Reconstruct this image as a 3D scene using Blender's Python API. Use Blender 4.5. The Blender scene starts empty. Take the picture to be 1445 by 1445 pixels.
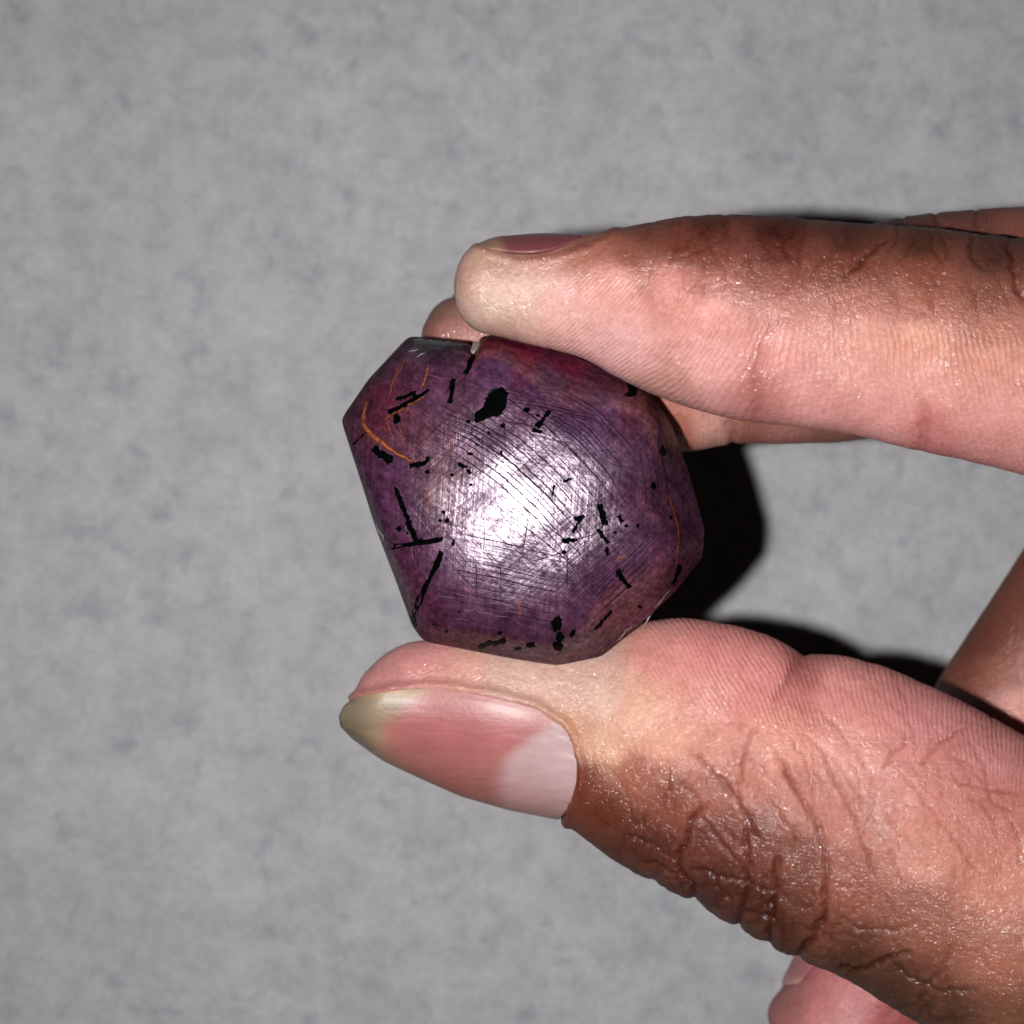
import bpy, bmesh, math, random
import numpy as np
from mathutils import Vector
from mathutils.kdtree import KDTree

random.seed(7)
rng = np.random.default_rng(11)
SC = bpy.context.scene
COL = SC.collection

# ------------------------------------------------------------------ camera, light, exposure
CAM_H = 240.0          # mm above the floor
FPX = 2880.0           # focal length in photo pixels (photo is 1445 px wide)
MM = 0.001
cam_d = bpy.data.cameras.new('camera')
cam = bpy.data.objects.new('camera', cam_d)
COL.objects.link(cam)
cam.location = (0, 0, CAM_H * MM)
cam_d.sensor_width = 36.0
cam_d.lens = 36.0 * FPX / 1445.0
cam_d.clip_start = 0.005
cam_d.clip_end = 20
cam_d.dof.use_dof = True
cam_d.dof.focus_distance = 0.1475
cam_d.dof.aperture_fstop = 56
SC.camera = cam

world = bpy.data.worlds.new('World')
SC.world = world
world.use_nodes = True
world.node_tree.nodes['Background'].inputs[0].default_value = (0.9, 0.95, 1.0, 1)
world.node_tree.nodes['Background'].inputs[1].default_value = 0.0015

fl_d = bpy.data.lights.new('phone_flash', 'SPOT')
fl_d.spot_size = math.radians(94)
fl_d.spot_blend = 1.0
fl_d.energy = 1.30
fl_d.color = (1.0, 0.978, 0.975)
fl_d.shadow_soft_size = 0.0017
fl = bpy.data.objects.new('phone_flash', fl_d)
fl.location = (-0.0148, -0.0010, CAM_H * MM)
fl.rotation_euler = (0, math.radians(-4.5), 0)      # beam leans a little to the right
COL.objects.link(fl)

SC.view_settings.view_transform = 'Standard'
SC.view_settings.look = 'None'
SC.view_settings.exposure = 0.0
SC.view_settings.gamma = 1.0
SC.render.engine = 'CYCLES'
SC.cycles.max_bounces = 4
SC.cycles.diffuse_bounces = 1


def P(px, py, d):
    """photo reference coordinates + distance below the lens -> mm"""
    px = np.asarray(px, float); py = np.asarray(py, float); d = np.asarray(d, float)
    return np.stack([(px - 722.5) * d / FPX, (722.5 - py) * d / FPX, CAM_H - d + 0 * px], -1)


def unP(v):
    d = CAM_H - v[..., 2]
    return v[..., 0] * FPX / d + 722.5, 722.5 - v[..., 1] * FPX / d


def lin(c):
    c = np.asarray(c, float) / 255.0
    return np.where(c <= 0.04045, c / 12.92, ((c + 0.055) / 1.055) ** 2.4)


def mesh_obj(name, verts_mm, faces, mat, parent=None, smooth=True):
    me = bpy.data.meshes.new(name)
    v = np.asarray(verts_mm, float) * MM
    faces = [list(map(int, f)) for f in faces]
    me.from_pydata(v.tolist(), [], faces)
    me.update()
    me.polygons.foreach_set('use_smooth', [smooth] * len(me.polygons))
    o = bpy.data.objects.new(name, me)
    COL.objects.link(o)
    if mat: me.materials.append(mat)
    if parent is not None: o.parent = parent
    return o


def set_col(me, name, arr):
    a = me.color_attributes.new(name, 'FLOAT_COLOR', 'POINT')
    buf = np.ones((len(me.vertices), 4), np.float32)
    buf[:, :3] = arr
    a.data.foreach_set('color', buf.ravel())


def set_float(me, name, arr):
    a = me.attributes.new(name, 'FLOAT', 'POINT')
    a.data.foreach_set('value', np.asarray(arr, np.float32))


# ------------------------------------------------------------------ node helpers
class NT:
    def __init__(self, name):
        self.m = bpy.data.materials.new(name)
        self.m.use_nodes = True
        self.t = self.m.node_tree
        self.bsdf = self.t.nodes['Principled BSDF']
        self.out = self.t.nodes['Material Output']

    def n(self, typ, **kw):
        nd = self.t.nodes.new(typ)
        for k, v in kw.items():
            if k in ('inp',):
                for a, b in v.items(): 
                    if hasattr(b, 'is_output') : self.t.links.new(b, nd.inputs[a])
                    else: nd.inputs[a].default_value = b
            else: setattr(nd, k, v)
        return nd

    def link(self, a, b): self.t.links.new(a, b)

    def noise(self, vec, scale, detail=4, rough=0.55, dist=0.0):
        nd = self.n('ShaderNodeTexNoise')
        nd.inputs['Scale'].default_value = scale
        nd.inputs['Detail'].default_value = detail
        nd.inputs['Roughness'].default_value = rough
        nd.inputs['Distortion'].default_value = dist
        if vec is not None: self.link(vec, nd.inputs['Vector'])
        return nd.outputs['Fac']

    def math(self, op, a, b=None, c=None, clamp=False):
        nd = self.n('ShaderNodeMath', operation=op)
        nd.use_clamp = clamp
        for i, x in enumerate((a, b, c)):
            if x is None: continue
            if hasattr(x, 'is_output'): self.link(x, nd.inputs[i])
            else: nd.inputs[i].default_value = x
        return nd.outputs[0]

    def ramp(self, fac, stops):
        nd = self.n('ShaderNodeValToRGB')
        cr = nd.color_ramp
        while len(cr.elements) < len(stops): cr.elements.new(0.5)
        for e, (p, c) in zip(cr.elements, stops):
            e.position = p
            e.color = (c[0], c[1], c[2], 1) if not np.isscalar(c) else (c, c, c, 1)
        self.link(fac, nd.inputs[0])
        return nd.outputs[0]

    def mix(self, fac, a, b, blend='MIX'):
        nd = self.n('ShaderNodeMix', data_type='RGBA', blend_type=blend)
        for i, x in ((0, fac), (6, a), (7, b)):
            if hasattr(x, 'is_output'): self.link(x, nd.inputs[i])
            elif i == 0: nd.inputs[0].default_value = x
            else: nd.inputs[i].default_value = (x[0], x[1], x[2], 1)
        return nd.outputs[2]

    def bump(self, h, strength, dist, normal=None):
        nd = self.n('ShaderNodeBump')
        nd.inputs['Strength'].default_value = strength
        nd.inputs['Distance'].default_value = dist
        self.link(h, nd.inputs['Height'])
        if normal is not None: self.link(normal, nd.inputs['Normal'])
        return nd.outputs[0]

    def obj(self):
        return self.n('ShaderNodeTexCoord').outputs['Object']

    def attr(self, name, out='Fac'):
        nd = self.n('ShaderNodeAttribute'); nd.attribute_name = name
        return nd.outputs[out]


# ------------------------------------------------------------------ materials
def floor_material():
    t = NT('mottled_grey_stone')
    v = t.obj()
    big = t.noise(v, 75, 4, 0.6)
    mid = t.noise(v, 300, 6, 0.66, 0.2)
    fine = t.noise(v, 1300, 6, 0.78)
    sp = t.noise(v, 230, 4, 0.6, 0.3)
    tint = t.noise(v, 110, 3, 0.6)
    warm = t.mix(tint, (0.69, 0.705, 0.74), (0.755, 0.725, 0.725))
    g = t.ramp(mid, [(0.28, 0.84), (0.5, 0.97), (0.72, 1.06)])
    c = t.mix(1.0, warm, g, 'MULTIPLY')
    c = t.mix(1.0, c, t.ramp(big, [(0.3, 0.86), (0.7, 1.04)]), 'MULTIPLY')
    c = t.mix(1.0, c, t.ramp(fine, [(0.30, 0.82), (0.70, 1.13)]), 'MULTIPLY')
    c = t.mix(1.0, c, t.ramp(t.noise(v, 3200, 3, 0.8), [(0.32, 0.84), (0.68, 1.12)]), 'MULTIPLY')
    spots = t.ramp(sp, [(0.56, 0.0), (0.70, 1.0)])
    c = t.mix(t.math('MULTIPLY', spots, 0.55), c, (0.36, 0.39, 0.46))
    t.link(c, t.bsdf.inputs['Base Color'])
    t.bsdf.inputs['Roughness'].default_value = 0.62
    t.bsdf.inputs['Specular IOR Level'].default_value = 0.3
    h = t.math('ADD', mid, t.math('MULTIPLY', fine, 0.35))
    t.link(t.bump(h, 0.35, 0.0003), t.bsdf.inputs['Normal'])
    return t.m


def skin_material():
    t = NT('skin')
    v = t.obj()
    col = t.attr('skin_colour', 'Color')
    ridge = t.attr('ridge_phase'); ramp_ = t.attr('ridge_amount')
    rough_sk = t.math('MULTIPLY', t.attr('coarse'), 0.42)
    warpn = t.noise(v, 700, 3)
    ph = t.math('ADD', ridge, t.math('MULTIPLY', warpn, 5.5))
    rs = t.math('SINE', ph)
    brk = t.ramp(t.noise(v, 900, 3), [(0.34, 0.15), (0.62, 1.0)])
    rs = t.math('MULTIPLY', t.math('MULTIPLY', rs, ramp_), brk)
    cells = t.n('ShaderNodeTexVoronoi', feature='DISTANCE_TO_EDGE')
    wv = t.n('ShaderNodeVectorMath', operation='ADD')
    nn = t.n('ShaderNodeTexNoise'); nn.inputs['Scale'].default_value = 600; t.link(v, nn.inputs['Vector'])
    sc = t.n('ShaderNodeVectorMath', operation='SCALE'); sc.inputs['Scale'].default_value = 0.0012
    t.link(nn.outputs['Color'], sc.inputs[0]); t.link(v, wv.inputs[0]); t.link(sc.outputs[0], wv.inputs[1])
    cells.inputs['Scale'].default_value = 1500
    t.link(wv.outputs[0], cells.inputs['Vector'])
    cell = t.ramp(cells.outputs['Distance'], [(0.0, 0.0), (0.16, 1.0)])
    cells2 = t.n('ShaderNodeTexVoronoi', feature='DISTANCE_TO_EDGE')
    cells2.inputs['Scale'].default_value = 620
    t.link(wv.outputs[0], cells2.inputs['Vector'])
    cell2 = t.ramp(cells2.outputs['Distance'], [(0.0, 0.0), (0.2, 1.0)])
    n1 = t.noise(v, 1700, 4, 0.65)
    n2 = t.noise(v, 5200, 2, 0.6)
    h = t.math('MULTIPLY', rs, 0.42)
    h = t.math('ADD', h, t.math('MULTIPLY', t.math('MULTIPLY', cell, 0.26), rough_sk))
    h = t.math('ADD', h, t.math('MULTIPLY', t.math('MULTIPLY', cell2, 0.30), rough_sk))
    h = t.math('ADD', h, t.math('MULTIPLY', n1, 0.7))
    h = t.math('ADD', h, t.math('MULTIPLY', t.noise(v, 3300, 3, 0.6), 0.75))
    h = t.math('ADD', h, t.math('MULTIPLY', n2, 0.22))
    nrm = t.bump(h, 1.0, 0.000062)
    h2 = t.math('ADD', h, t.math('MULTIPLY', rs, 0.55))
    hg = t.math('ADD', h2, t.math('ADD', t.math('MULTIPLY', t.noise(v, 4200, 2, 0.6), 1.1), t.math('MULTIPLY', t.noise(v, 8500, 2, 0.6), 0.5)))
    gl_ = t.n('ShaderNodeBsdfGlossy'); gl_.inputs['Roughness'].default_value = 0.14
    t.link(t.bump(hg, 1.0, 0.0001), gl_.inputs['Normal'])
    mxs = t.n('ShaderNodeMixShader')
    t.link(t.ramp(t.noise(v, 300, 4, 0.6), [(0.3, 0.035), (0.7, 0.125)]), mxs.inputs[0])
    t.link(t.bsdf.outputs[0], mxs.inputs[1]); t.link(gl_.outputs[0], mxs.inputs[2])
    t.link(mxs.outputs[0], t.out.inputs['Surface'])
    t.bsdf.inputs['IOR'].default_value = 1.3
    t.link(nrm, t.bsdf.inputs['Normal'])
    mot = t.ramp(t.noise(v, 480, 5, 0.7), [(0.25, (0.86, 0.80, 0.78)), (0.75, (1.10, 1.12, 1.12))])
    c = t.mix(1.0, col, mot, 'MULTIPLY')
    fr = t.ramp(t.noise(v, 3000, 4, 0.7), [(0.3, (0.86, 0.80, 0.79)), (0.7, (1.12, 1.15, 1.15))])
    c = t.mix(1.0, c, fr, 'MULTIPLY')
    rc = t.ramp(t.math('ADD', t.math('MULTIPLY', rs, 0.5), 0.5), [(0.0, (0.975, 0.955, 0.955)), (1.0, (1.02, 1.03, 1.03))])
    c = t.mix(1.0, c, rc, 'MULTIPLY')
    net = t.math('MULTIPLY', t.math('SUBTRACT', 1.0, cell2), t.math('MULTIPLY', rough_sk, 0.22))
    c = t.mix(net, c, t.mix(1.0, c, (0.45, 0.33, 0.32), 'MULTIPLY'))
    t.link(c, t.bsdf.inputs['Base Color'])
    t.bsdf.inputs['Roughness'].default_value = 0.55
    t.bsdf.inputs['Specular IOR Level'].default_value = 0.12
    t.bsdf.inputs['Subsurface Weight'].default_value = 0.22
    t.bsdf.inputs['Subsurface Radius'].default_value = (1.0, 0.32, 0.2)
    t.bsdf.inputs['Subsurface Scale'].default_value = 0.0014
    return t.m


def nail_material():
    t = NT('fingernail')
    v = t.obj()
    col = t.attr('nail_colour', 'Color')
    mot = t.ramp(t.noise(v, 350, 4, 0.6), [(0.3, (0.93, 0.9, 0.9)), (0.7, (1.05, 1.06, 1.06))])
    c = t.mix(1.0, col, mot, 'MULTIPLY')
    t.link(c, t.bsdf.inputs['Base Color'])
    mp = t.n('ShaderNodeMapping'); t.link(v, mp.inputs['Vector'])
    mp.inputs['Rotation'].default_value = (0, 0, math.radians(14))
    mp.inputs['Scale'].default_value = (60, 900, 300)
    h = t.math('ADD', t.noise(mp.outputs[0], 1.0, 3), t.math('MULTIPLY', t.noise(v, 2600, 3), 0.35))
    t.link(t.bump(h, 0.9, 0.00008), t.bsdf.inputs['Normal'])
    t.bsdf.inputs['Roughness'].default_value = 0.42
    t.bsdf.inputs['Specular IOR Level'].default_value = 0.34
    t.bsdf.inputs['Coat Weight'].default_value = 0.12
    t.bsdf.inputs['Coat Roughness'].default_value = 0.26
    t.bsdf.inputs['Subsurface Weight'].default_value = 0.15
    t.bsdf.inputs['Subsurface Radius'].default_value = (1.0, 0.4, 0.3)
    t.bsdf.inputs['Subsurface Scale'].default_value = 0.0008
    return t.m


def gem_material():
    t = NT('purple_silky_corundum')
    v = t.obj()
    col = t.attr('gem_colour', 'Color')
    def streak(angle, sx, sy, off):
        mp = t.n('ShaderNodeMapping'); t.link(v, mp.inputs['Vector'])
        # rotate, then stretch
        r = t.n('ShaderNodeVectorRotate', rotation_type='Z_AXIS'); t.link(v, r.inputs['Vector'])
        r.inputs['Angle'].default_value = math.radians(angle)
        t.link(r.outputs[0], mp.inputs['Vector'])
        mp.inputs['Scale'].default_value = (sx, sy, sy * 0.3)
        mp.inputs['Location'].default_value = (off, off, off)
        return t.noise(mp.outputs[0], 1.0, 4, 0.65, 0.15)
    s1 = streak(48, 180, 2600, 1.0)
    s2 = streak(12, 170, 2400, 5.0)
    s3 = streak(-40, 170, 2600, 9.0)
    s4 = streak(-85, 170, 3000, 13.0)
    fib = t.math('ADD', t.math('ADD', s1, s2), t.math('ADD', s3, s4))
    fib4 = t.math('MULTIPLY', fib, 0.25)
    patch = t.noise(v, 330, 5, 0.65)
    fine = t.noise(v, 3000, 4, 0.7)
    c = t.mix(1.0, col, t.ramp(fib4, [(0.40, (0.50, 0.46, 0.50)), (0.5, (1.0, 1.0, 1.0)), (0.60, (1.75, 1.75, 1.8))]), 'MULTIPLY')
    c = t.mix(1.0, c, t.ramp(patch, [(0.3, (0.62, 0.62, 0.70)), (0.7, (1.35, 1.3, 1.2))]), 'MULTIPLY')
    c = t.mix(1.0, c, t.ramp(fine, [(0.3, 0.75), (0.7, 1.25)]), 'MULTIPLY')
    t.link(c, t.bsdf.inputs['Base Color'])
    h = t.math('ADD', t.math('MULTIPLY', fib4, 1.4), t.math('MULTIPLY', fine, 0.25))
    nrm = t.bump(h, 1.0, 0.00009)
    t.link(nrm, t.bsdf.inputs['Normal'])
    nr2 = t.bump(t.math('ADD', t.math('MULTIPLY', fib4, 0.6), t.math('MULTIPLY', t.noise(v, 6000, 3, 0.7), 0.4)), 1.0, 0.000035)
    t.link(nr2, t.bsdf.inputs['Coat Normal'])
    silk_sheen = t.n('ShaderNodeBsdfGlossy')
    silk_sheen.inputs['Roughness'].default_value = 0.33
    sc = t.mix(1.0, (0.68, 0.57, 0.66), t.ramp(fib4, [(0.42, 0.25), (0.5, 0.8), (0.58, 1.6)]), 'MULTIPLY')
    t.link(sc, silk_sheen.inputs['Color']); t.link(nrm, silk_sheen.inputs['Normal'])
    mx = t.n('ShaderNodeMixShader')
    pits = t.ramp(t.noise(v, 3400, 4, 0.75), [(0.36, 0.55), (0.50, 1.0)])
    t.link(t.math('MULTIPLY', pits, t.math('MULTIPLY', t.attr('silk_sheen'), t.ramp(patch, [(0.3, 0.9), (0.7, 1.08)]))), mx.inputs[0])
    t.link(t.bsdf.outputs[0], mx.inputs[1]); t.link(silk_sheen.outputs[0], mx.inputs[2])
    t.link(mx.outputs[0], t.out.inputs['Surface'])
    t.bsdf.inputs['Roughness'].default_value = 0.45
    t.bsdf.inputs['Specular IOR Level'].default_value = 0.0
    t.link(t.math('MULTIPLY', t.attr('silk_sheen'), 1.9, clamp=True), t.bsdf.inputs['Coat Weight'])
    t.bsdf.inputs['Coat Roughness'].default_value = 0.15
    return t.m


def plain(name, col, rough=0.5, spec=0.5, noise=0.3, scale=1500, bumpd=0.00008):
    t = NT(name)
    v = t.obj()
    f = t.noise(v, scale, 4, 0.65)
    c = t.mix(1.0, col, t.ramp(f, [(0.25, 1 - noise), (0.75, 1 + noise)]), 'MULTIPLY')
    t.link(c, t.bsdf.inputs['Base Color'])
    t.bsdf.inputs['Roughness'].default_value = rough
    t.bsdf.inputs['Specular IOR Level'].default_value = spec
    t.bsdf.inputs['IOR'].default_value = 1.3 if spec > 0.2 else 1.05
    t.link(t.bump(f, 0.8, bumpd), t.bsdf.inputs['Normal'])
    return t.m


# ------------------------------------------------------------------ floor
fm = floor_material()
nf = 60
gx = np.linspace(-900, 900, nf)
vv = []
for y in gx:
    for x in gx: vv.append((x, y, 0))
ff = [(j * nf + i, j * nf + i + 1, (j + 1) * nf + i + 1, (j + 1) * nf + i) for j in range(nf - 1) for i in range(nf - 1)]
fo = mesh_obj('floor', vv, ff, fm)
fo['kind'] = 'structure'
fo['label'] = 'mottled light grey stone floor under the hand'

# ------------------------------------------------------------------ gemstone body (implicit convex pebble)
GD = 157.0
GC = P(742, 706, GD)
K = GD / FPX
OUT = [(577, 474), (662, 482), (690, 472), (768, 486), (850, 519), (915, 550), (948, 600), (974, 672), (994, 745),
       (991, 788), (952, 836), (903, 881), (848, 927), (788, 940), (715, 928), (598, 905), (582, 884), (558, 818), (530, 745), (503, 660), (481, 592), (520, 535)]
OUT = np.array(OUT, float)


def dens(poly, n=720, closed=True):
    poly = np.asarray(poly, float)
    q = np.vstack([poly, poly[:1]]) if closed else poly
    seg = np.linalg.norm(np.diff(q, axis=0), axis=1)
    s = np.concatenate([[0], np.cumsum(seg)])
    t = np.linspace(0, s[-1], n, endpoint=not closed)
    return np.stack([np.interp(t, s, q[:, 0]), np.interp(t, s, q[:, 1])], 1)


# outline radius table: polygon, lightly smoothed, as radius over angle
dp = dens(OUT, 4000)
rx = (dp[:, 0] - 742) * K; ry = (706 - dp[:, 1]) * K
ang = np.arctan2(ry, rx); rad = np.hypot(rx, ry)
o_ = np.argsort(ang); ang = ang[o_]; rad = rad[o_]
TA = np.linspace(-math.pi, math.pi, 1441)
TR = np.interp(TA, ang, rad, period=2 * math.pi)
ker = np.exp(-0.5 * (np.arange(-14, 15) / 4.5) ** 2); ker /= ker.sum()
TR[:-1] = np.convolve(np.concatenate([TR[-15:-1], TR[:-1], TR[:14]]), ker, 'valid')[:1440]
TR[-1] = TR[0]


def gem_r(dirs):
    """distance from the centre to the surface along unit directions"""
    a = np.arctan2(dirs[..., 1], dirs[..., 0])
    rho = np.hypot(dirs[..., 0], dirs[..., 1]) + 1e-9
    dz = dirs[..., 2]
    R = np.interp(a, TA, TR)
    # side wall: leans in towards the camera a little, more on the top and lower right facets
    lean = 0.10 + 0.40 * np.exp(-((a - 1.25) / 0.55) ** 2) + 0.34 * np.exp(-((a + 0.85) / 0.45) ** 2) \
        + 0.42 * np.exp(-((a - 0.0) / 0.35) ** 2) + 0.16 * np.exp(-((a + 1.9) / 0.6) ** 2)
    side = np.where(dz > 0, R / (rho + lean * np.maximum(dz, 0)), R / (rho + 0.45 * np.maximum(-dz, 0)))
    # front dome and back dome, ellipsoids
    A, B = 16.5, 16.5
    C = np.where(dz > 0, 9.6, 10.5)
    dzt = dz + np.clip(dz * 3, 0, 1) * (-0.045 * dirs[..., 0] + 0.010 * dirs[..., 1])
    dome = 1.0 / np.sqrt((dirs[..., 0] / A) ** 2 + (dirs[..., 1] / B) ** 2 + (dzt / C) ** 2)
    p = 16.0
    return (side ** -p + dome ** -p) ** (-1 / p)


def gem_scale():
    # soft-min shrinks the rim slightly; measured at the equator
    a = np.linspace(-math.pi, math.pi, 721)
    d = np.stack([np.cos(a), np.sin(a), 0 * a], 1)
    return np.interp(a, TA, TR) / gem_r(d)


_ga = np.linspace(-math.pi, math.pi, 721); _gs = gem_scale()


def gem_rad(dirs):
    a = np.arctan2(dirs[..., 1], dirs[..., 0])
    rho = np.hypot(dirs[..., 0], dirs[..., 1])
    s = np.interp(a, _ga, _gs)
    base = gem_r(dirs) * (1 + (s - 1) * rho ** 4)
    # gentle unevenness of a hand-polished pebble
    x, y, z = dirs[..., 0], dirs[..., 1], dirs[..., 2]
    w = 0.10 * np.sin(3.1 * x + 1.0) * np.cos(4.3 * y - .5) + 0.05 * np.sin(9 * x + 6 * y + 2) + 0.03 * np.sin(17 * y - 11 * x)
    return base + w * (1 - rho ** 6)


def gem_hit(px, py):
    """point of the pebble's front surface seen at photo coordinates"""
    px = np.asarray(px, float); py = np.asarray(py, float)
    lo = np.full(px.shape, GD - 13.0); hi = np.full(px.shape, GD + 1.0)
    for _ in range(34):
        mid = (lo + hi) / 2
        q = P(px, py, mid) - GC
        L = np.linalg.norm(q, axis=-1) + 1e-9
        inside = L < gem_rad(q / L[..., None])
        hi = np.where(inside, mid, hi); lo = np.where(inside, lo, mid)
    return P(px, py, hi)


def gem_normal(pt):
    e = 0.05
    def F(q):
        q = q - GC
        L = np.linalg.norm(q, axis=-1)
        return L - gem_rad(q / L[..., None])
    g = np.stack([F(pt + np.eye(3)[i] * e) - F(pt - np.eye(3)[i] * e) for i in range(3)], -1)
    return g / (np.linalg.norm(g, axis=-1, keepdims=True) + 1e-12)


def shepard(px, py, ctrl, power=3.2, soft=14.0):
    ctrl_a = np.array([c[:2] for c in ctrl], float)
    cols = np.array([lin(c[2:5]) for c in ctrl])
    out = np.zeros(px.shape + (3,)); W = np.zeros(px.shape)
    for (cx, cy), cc in zip(ctrl_a, cols):
        w = ((px - cx) ** 2 + (py - cy) ** 2 + soft ** 2) ** (-power / 2)
        out += w[..., None] * cc; W += w
    return out / W[..., None]


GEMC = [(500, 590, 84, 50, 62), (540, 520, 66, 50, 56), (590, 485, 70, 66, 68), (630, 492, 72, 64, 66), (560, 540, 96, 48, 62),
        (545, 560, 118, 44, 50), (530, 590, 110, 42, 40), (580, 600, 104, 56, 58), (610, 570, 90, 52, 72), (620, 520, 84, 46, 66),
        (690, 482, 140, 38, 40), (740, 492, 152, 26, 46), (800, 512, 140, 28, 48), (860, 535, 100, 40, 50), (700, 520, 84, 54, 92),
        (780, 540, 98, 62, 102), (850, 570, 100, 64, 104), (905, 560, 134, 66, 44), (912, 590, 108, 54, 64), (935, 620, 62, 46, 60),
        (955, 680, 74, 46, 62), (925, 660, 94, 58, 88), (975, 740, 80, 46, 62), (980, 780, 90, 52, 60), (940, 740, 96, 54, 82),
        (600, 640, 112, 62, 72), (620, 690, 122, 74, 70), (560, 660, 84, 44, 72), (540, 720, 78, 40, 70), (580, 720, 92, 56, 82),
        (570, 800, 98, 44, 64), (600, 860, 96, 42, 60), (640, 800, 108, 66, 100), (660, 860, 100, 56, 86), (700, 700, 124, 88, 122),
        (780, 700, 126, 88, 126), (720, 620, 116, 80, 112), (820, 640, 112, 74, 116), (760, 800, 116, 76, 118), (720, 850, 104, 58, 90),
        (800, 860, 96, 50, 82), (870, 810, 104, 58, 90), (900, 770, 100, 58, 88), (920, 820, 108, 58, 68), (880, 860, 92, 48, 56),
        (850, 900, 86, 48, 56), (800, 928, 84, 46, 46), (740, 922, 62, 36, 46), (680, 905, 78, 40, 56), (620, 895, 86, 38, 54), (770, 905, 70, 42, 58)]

gem_root_loc = Vector(GC * MM)
gm = gem_material()
NA, NR = 560, 170
rows = []
aa = np.linspace(0, 2 * math.pi, NA, endpoint=False)
pol_f = np.linspace(0, math.pi / 2, NR + 1)[1:]
pol_b = np.linspace(math.pi / 2, math.pi, 41)[1:-1]
pol = np.concatenate([pol_f, pol_b])
PO, AN = np.meshgrid(pol, aa, indexing='ij')
D = np.stack([np.sin(PO) * np.cos(AN), np.sin(PO) * np.sin(AN), np.cos(PO)], -1)
V = (GC + D * gem_rad(D)[..., None]).reshape(-1, 3)
top = GC + np.array([0, 0, 1.]) * gem_rad(np.array([[0, 0, 1.]]))[0]
bot = GC - np.array([0, 0, 1.]) * gem_rad(np.array([[0, 0, -1.]]))[0]
V = np.vstack([V, top, bot])
npol = len(pol)
F = []
for j in range(npol - 1):
    b0, b1 = j * NA, (j + 1) * NA
    for i in range(NA):
        k = (i + 1) % NA
        F.append((b0 + i, b1 + i, b1 + k, b0 + k))
ti, bi = npol * NA, npol * NA + 1
for i in range(NA):
    k = (i + 1) % NA
    F.append((ti, i, k)); F.append((bi, (npol - 1) * NA + k, (npol - 1) * NA + i))
# a V-shaped chip in the upper rim
ex, ey = unP(V)
chip = np.exp(-(((ex - 668) / 7) ** 2 + ((ey - 484) / 11) ** 2)) * 0.9
inw = GC - V; inw /= np.linalg.norm(inw, axis=1)[:, None]
V = V + inw * chip[:, None] * 0.9
gem = mesh_obj('gemstone', V - GC, F, gm)
gem.location = gem_root_loc
ex, ey = unP(V)
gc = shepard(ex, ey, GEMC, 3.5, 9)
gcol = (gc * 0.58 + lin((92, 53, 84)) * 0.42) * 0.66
set_col(gem.data, 'gem_colour', gcol)
# silk gloss mask shaped to paint in the highlight, fading towards the rim
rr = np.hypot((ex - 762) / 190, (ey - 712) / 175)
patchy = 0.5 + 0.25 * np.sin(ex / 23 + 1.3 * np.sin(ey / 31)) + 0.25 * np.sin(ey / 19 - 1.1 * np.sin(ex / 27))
set_float(gem.data, 'silk_sheen', np.clip((0.33 * np.exp(-rr ** 2.0 * 1.2) + 0.30 * np.exp(-((ex - 722) ** 2 + (ey - 702) ** 2) / 34 ** 2)) * (0.88 + 0.24 * patchy) + 0.05 * np.exp(-(rr / 1.35) ** 4) + 0.010, 0, 1))
gem['label'] = 'polished deep purple gemstone pebble with black needles and orange veins, held between thumb and fingers'
gem['category'] = 'gemstone'

inc_m = plain('black_mineral', (0.0015, 0.002, 0.002), 0.3, 0.12, 0.5, 3000, 0.00012)
green_m = plain('dark_green_mineral', (0.010, 0.022, 0.018), 0.4, 0.4, 0.4, 3000, 0.00012)
vein_m = plain('orange_iron_vein', (0.26, 0.075, 0.026), 0.5, 0.3, 0.95, 2600, 0.00008)
veind_m = plain('rusty_vein', (0.20, 0.055, 0.022), 0.5, 0.4, 0.5, 4000, 0.00008)
stain_m = plain('vein_stain', (0.085, 0.024, 0.022), 0.5, 0.2, 0.8, 2200)
line_m = plain('growth_line', (0.022, 0.009, 0.022), 0.6, 0.15, 0.4, 4000)
pale_m = plain('pale_chipped_crystal', (0.45, 0.43, 0.41), 0.35, 0.6, 0.3, 2500)
glint_m = plain('bright_scratch', (0.20, 0.13, 0.20), 0.35, 0.8, 0.3, 2500)
grey_m = plain('grey_chipped_crystal', (0.035, 0.032, 0.034), 0.3, 0.7, 0.6, 2200, 0.0002)


def gem_patch(name, poly, mat, lift=0.035, rings=3):
    poly = np.asarray(poly, float)
    # resample & roughen
    per = np.linalg.norm(np.diff(np.vstack([poly, poly[:1]]), axis=0), axis=1).sum()
    n = int(max(10, min(40, per / 2.2)))
    q = dens(poly, n)
    c = q.mean(0)
    q = q + rng.normal(0, min(0.9, per * 0.011), q.shape)
    lv = []; lf = [0.35, 0.72, 0.93, 1.06][:4]
    hs = [1.0, 1.0, 0.75, -0.9]
    vs = [c[None]]; hh = [np.array([1.0])]
    for f, h_ in zip(lf, hs):
        vs.append(c + (q - c) * f); hh.append(np.full(n, h_))
    uv = np.vstack(vs); hh = np.concatenate(hh)
    pt = gem_hit(uv[:, 0], uv[:, 1])
    nr = gem_normal(pt)
    hh = hh + rng.normal(0, 0.07, hh.shape) * (hh > 0)
    pt = pt + nr * (hh * lift)[:, None]
    fc = [(0, 1 + (i + 1) % n, 1 + i) for i in range(n)]
    for r in range(3):
        a0 = 1 + r * n; a1 = a0 + n
        fc += [(a0 + i, a0 + (i + 1) % n, a1 + (i + 1) % n, a1 + i) for i in range(n)]
    return mesh_obj(name, pt - GC, fc, mat, gem)


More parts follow.
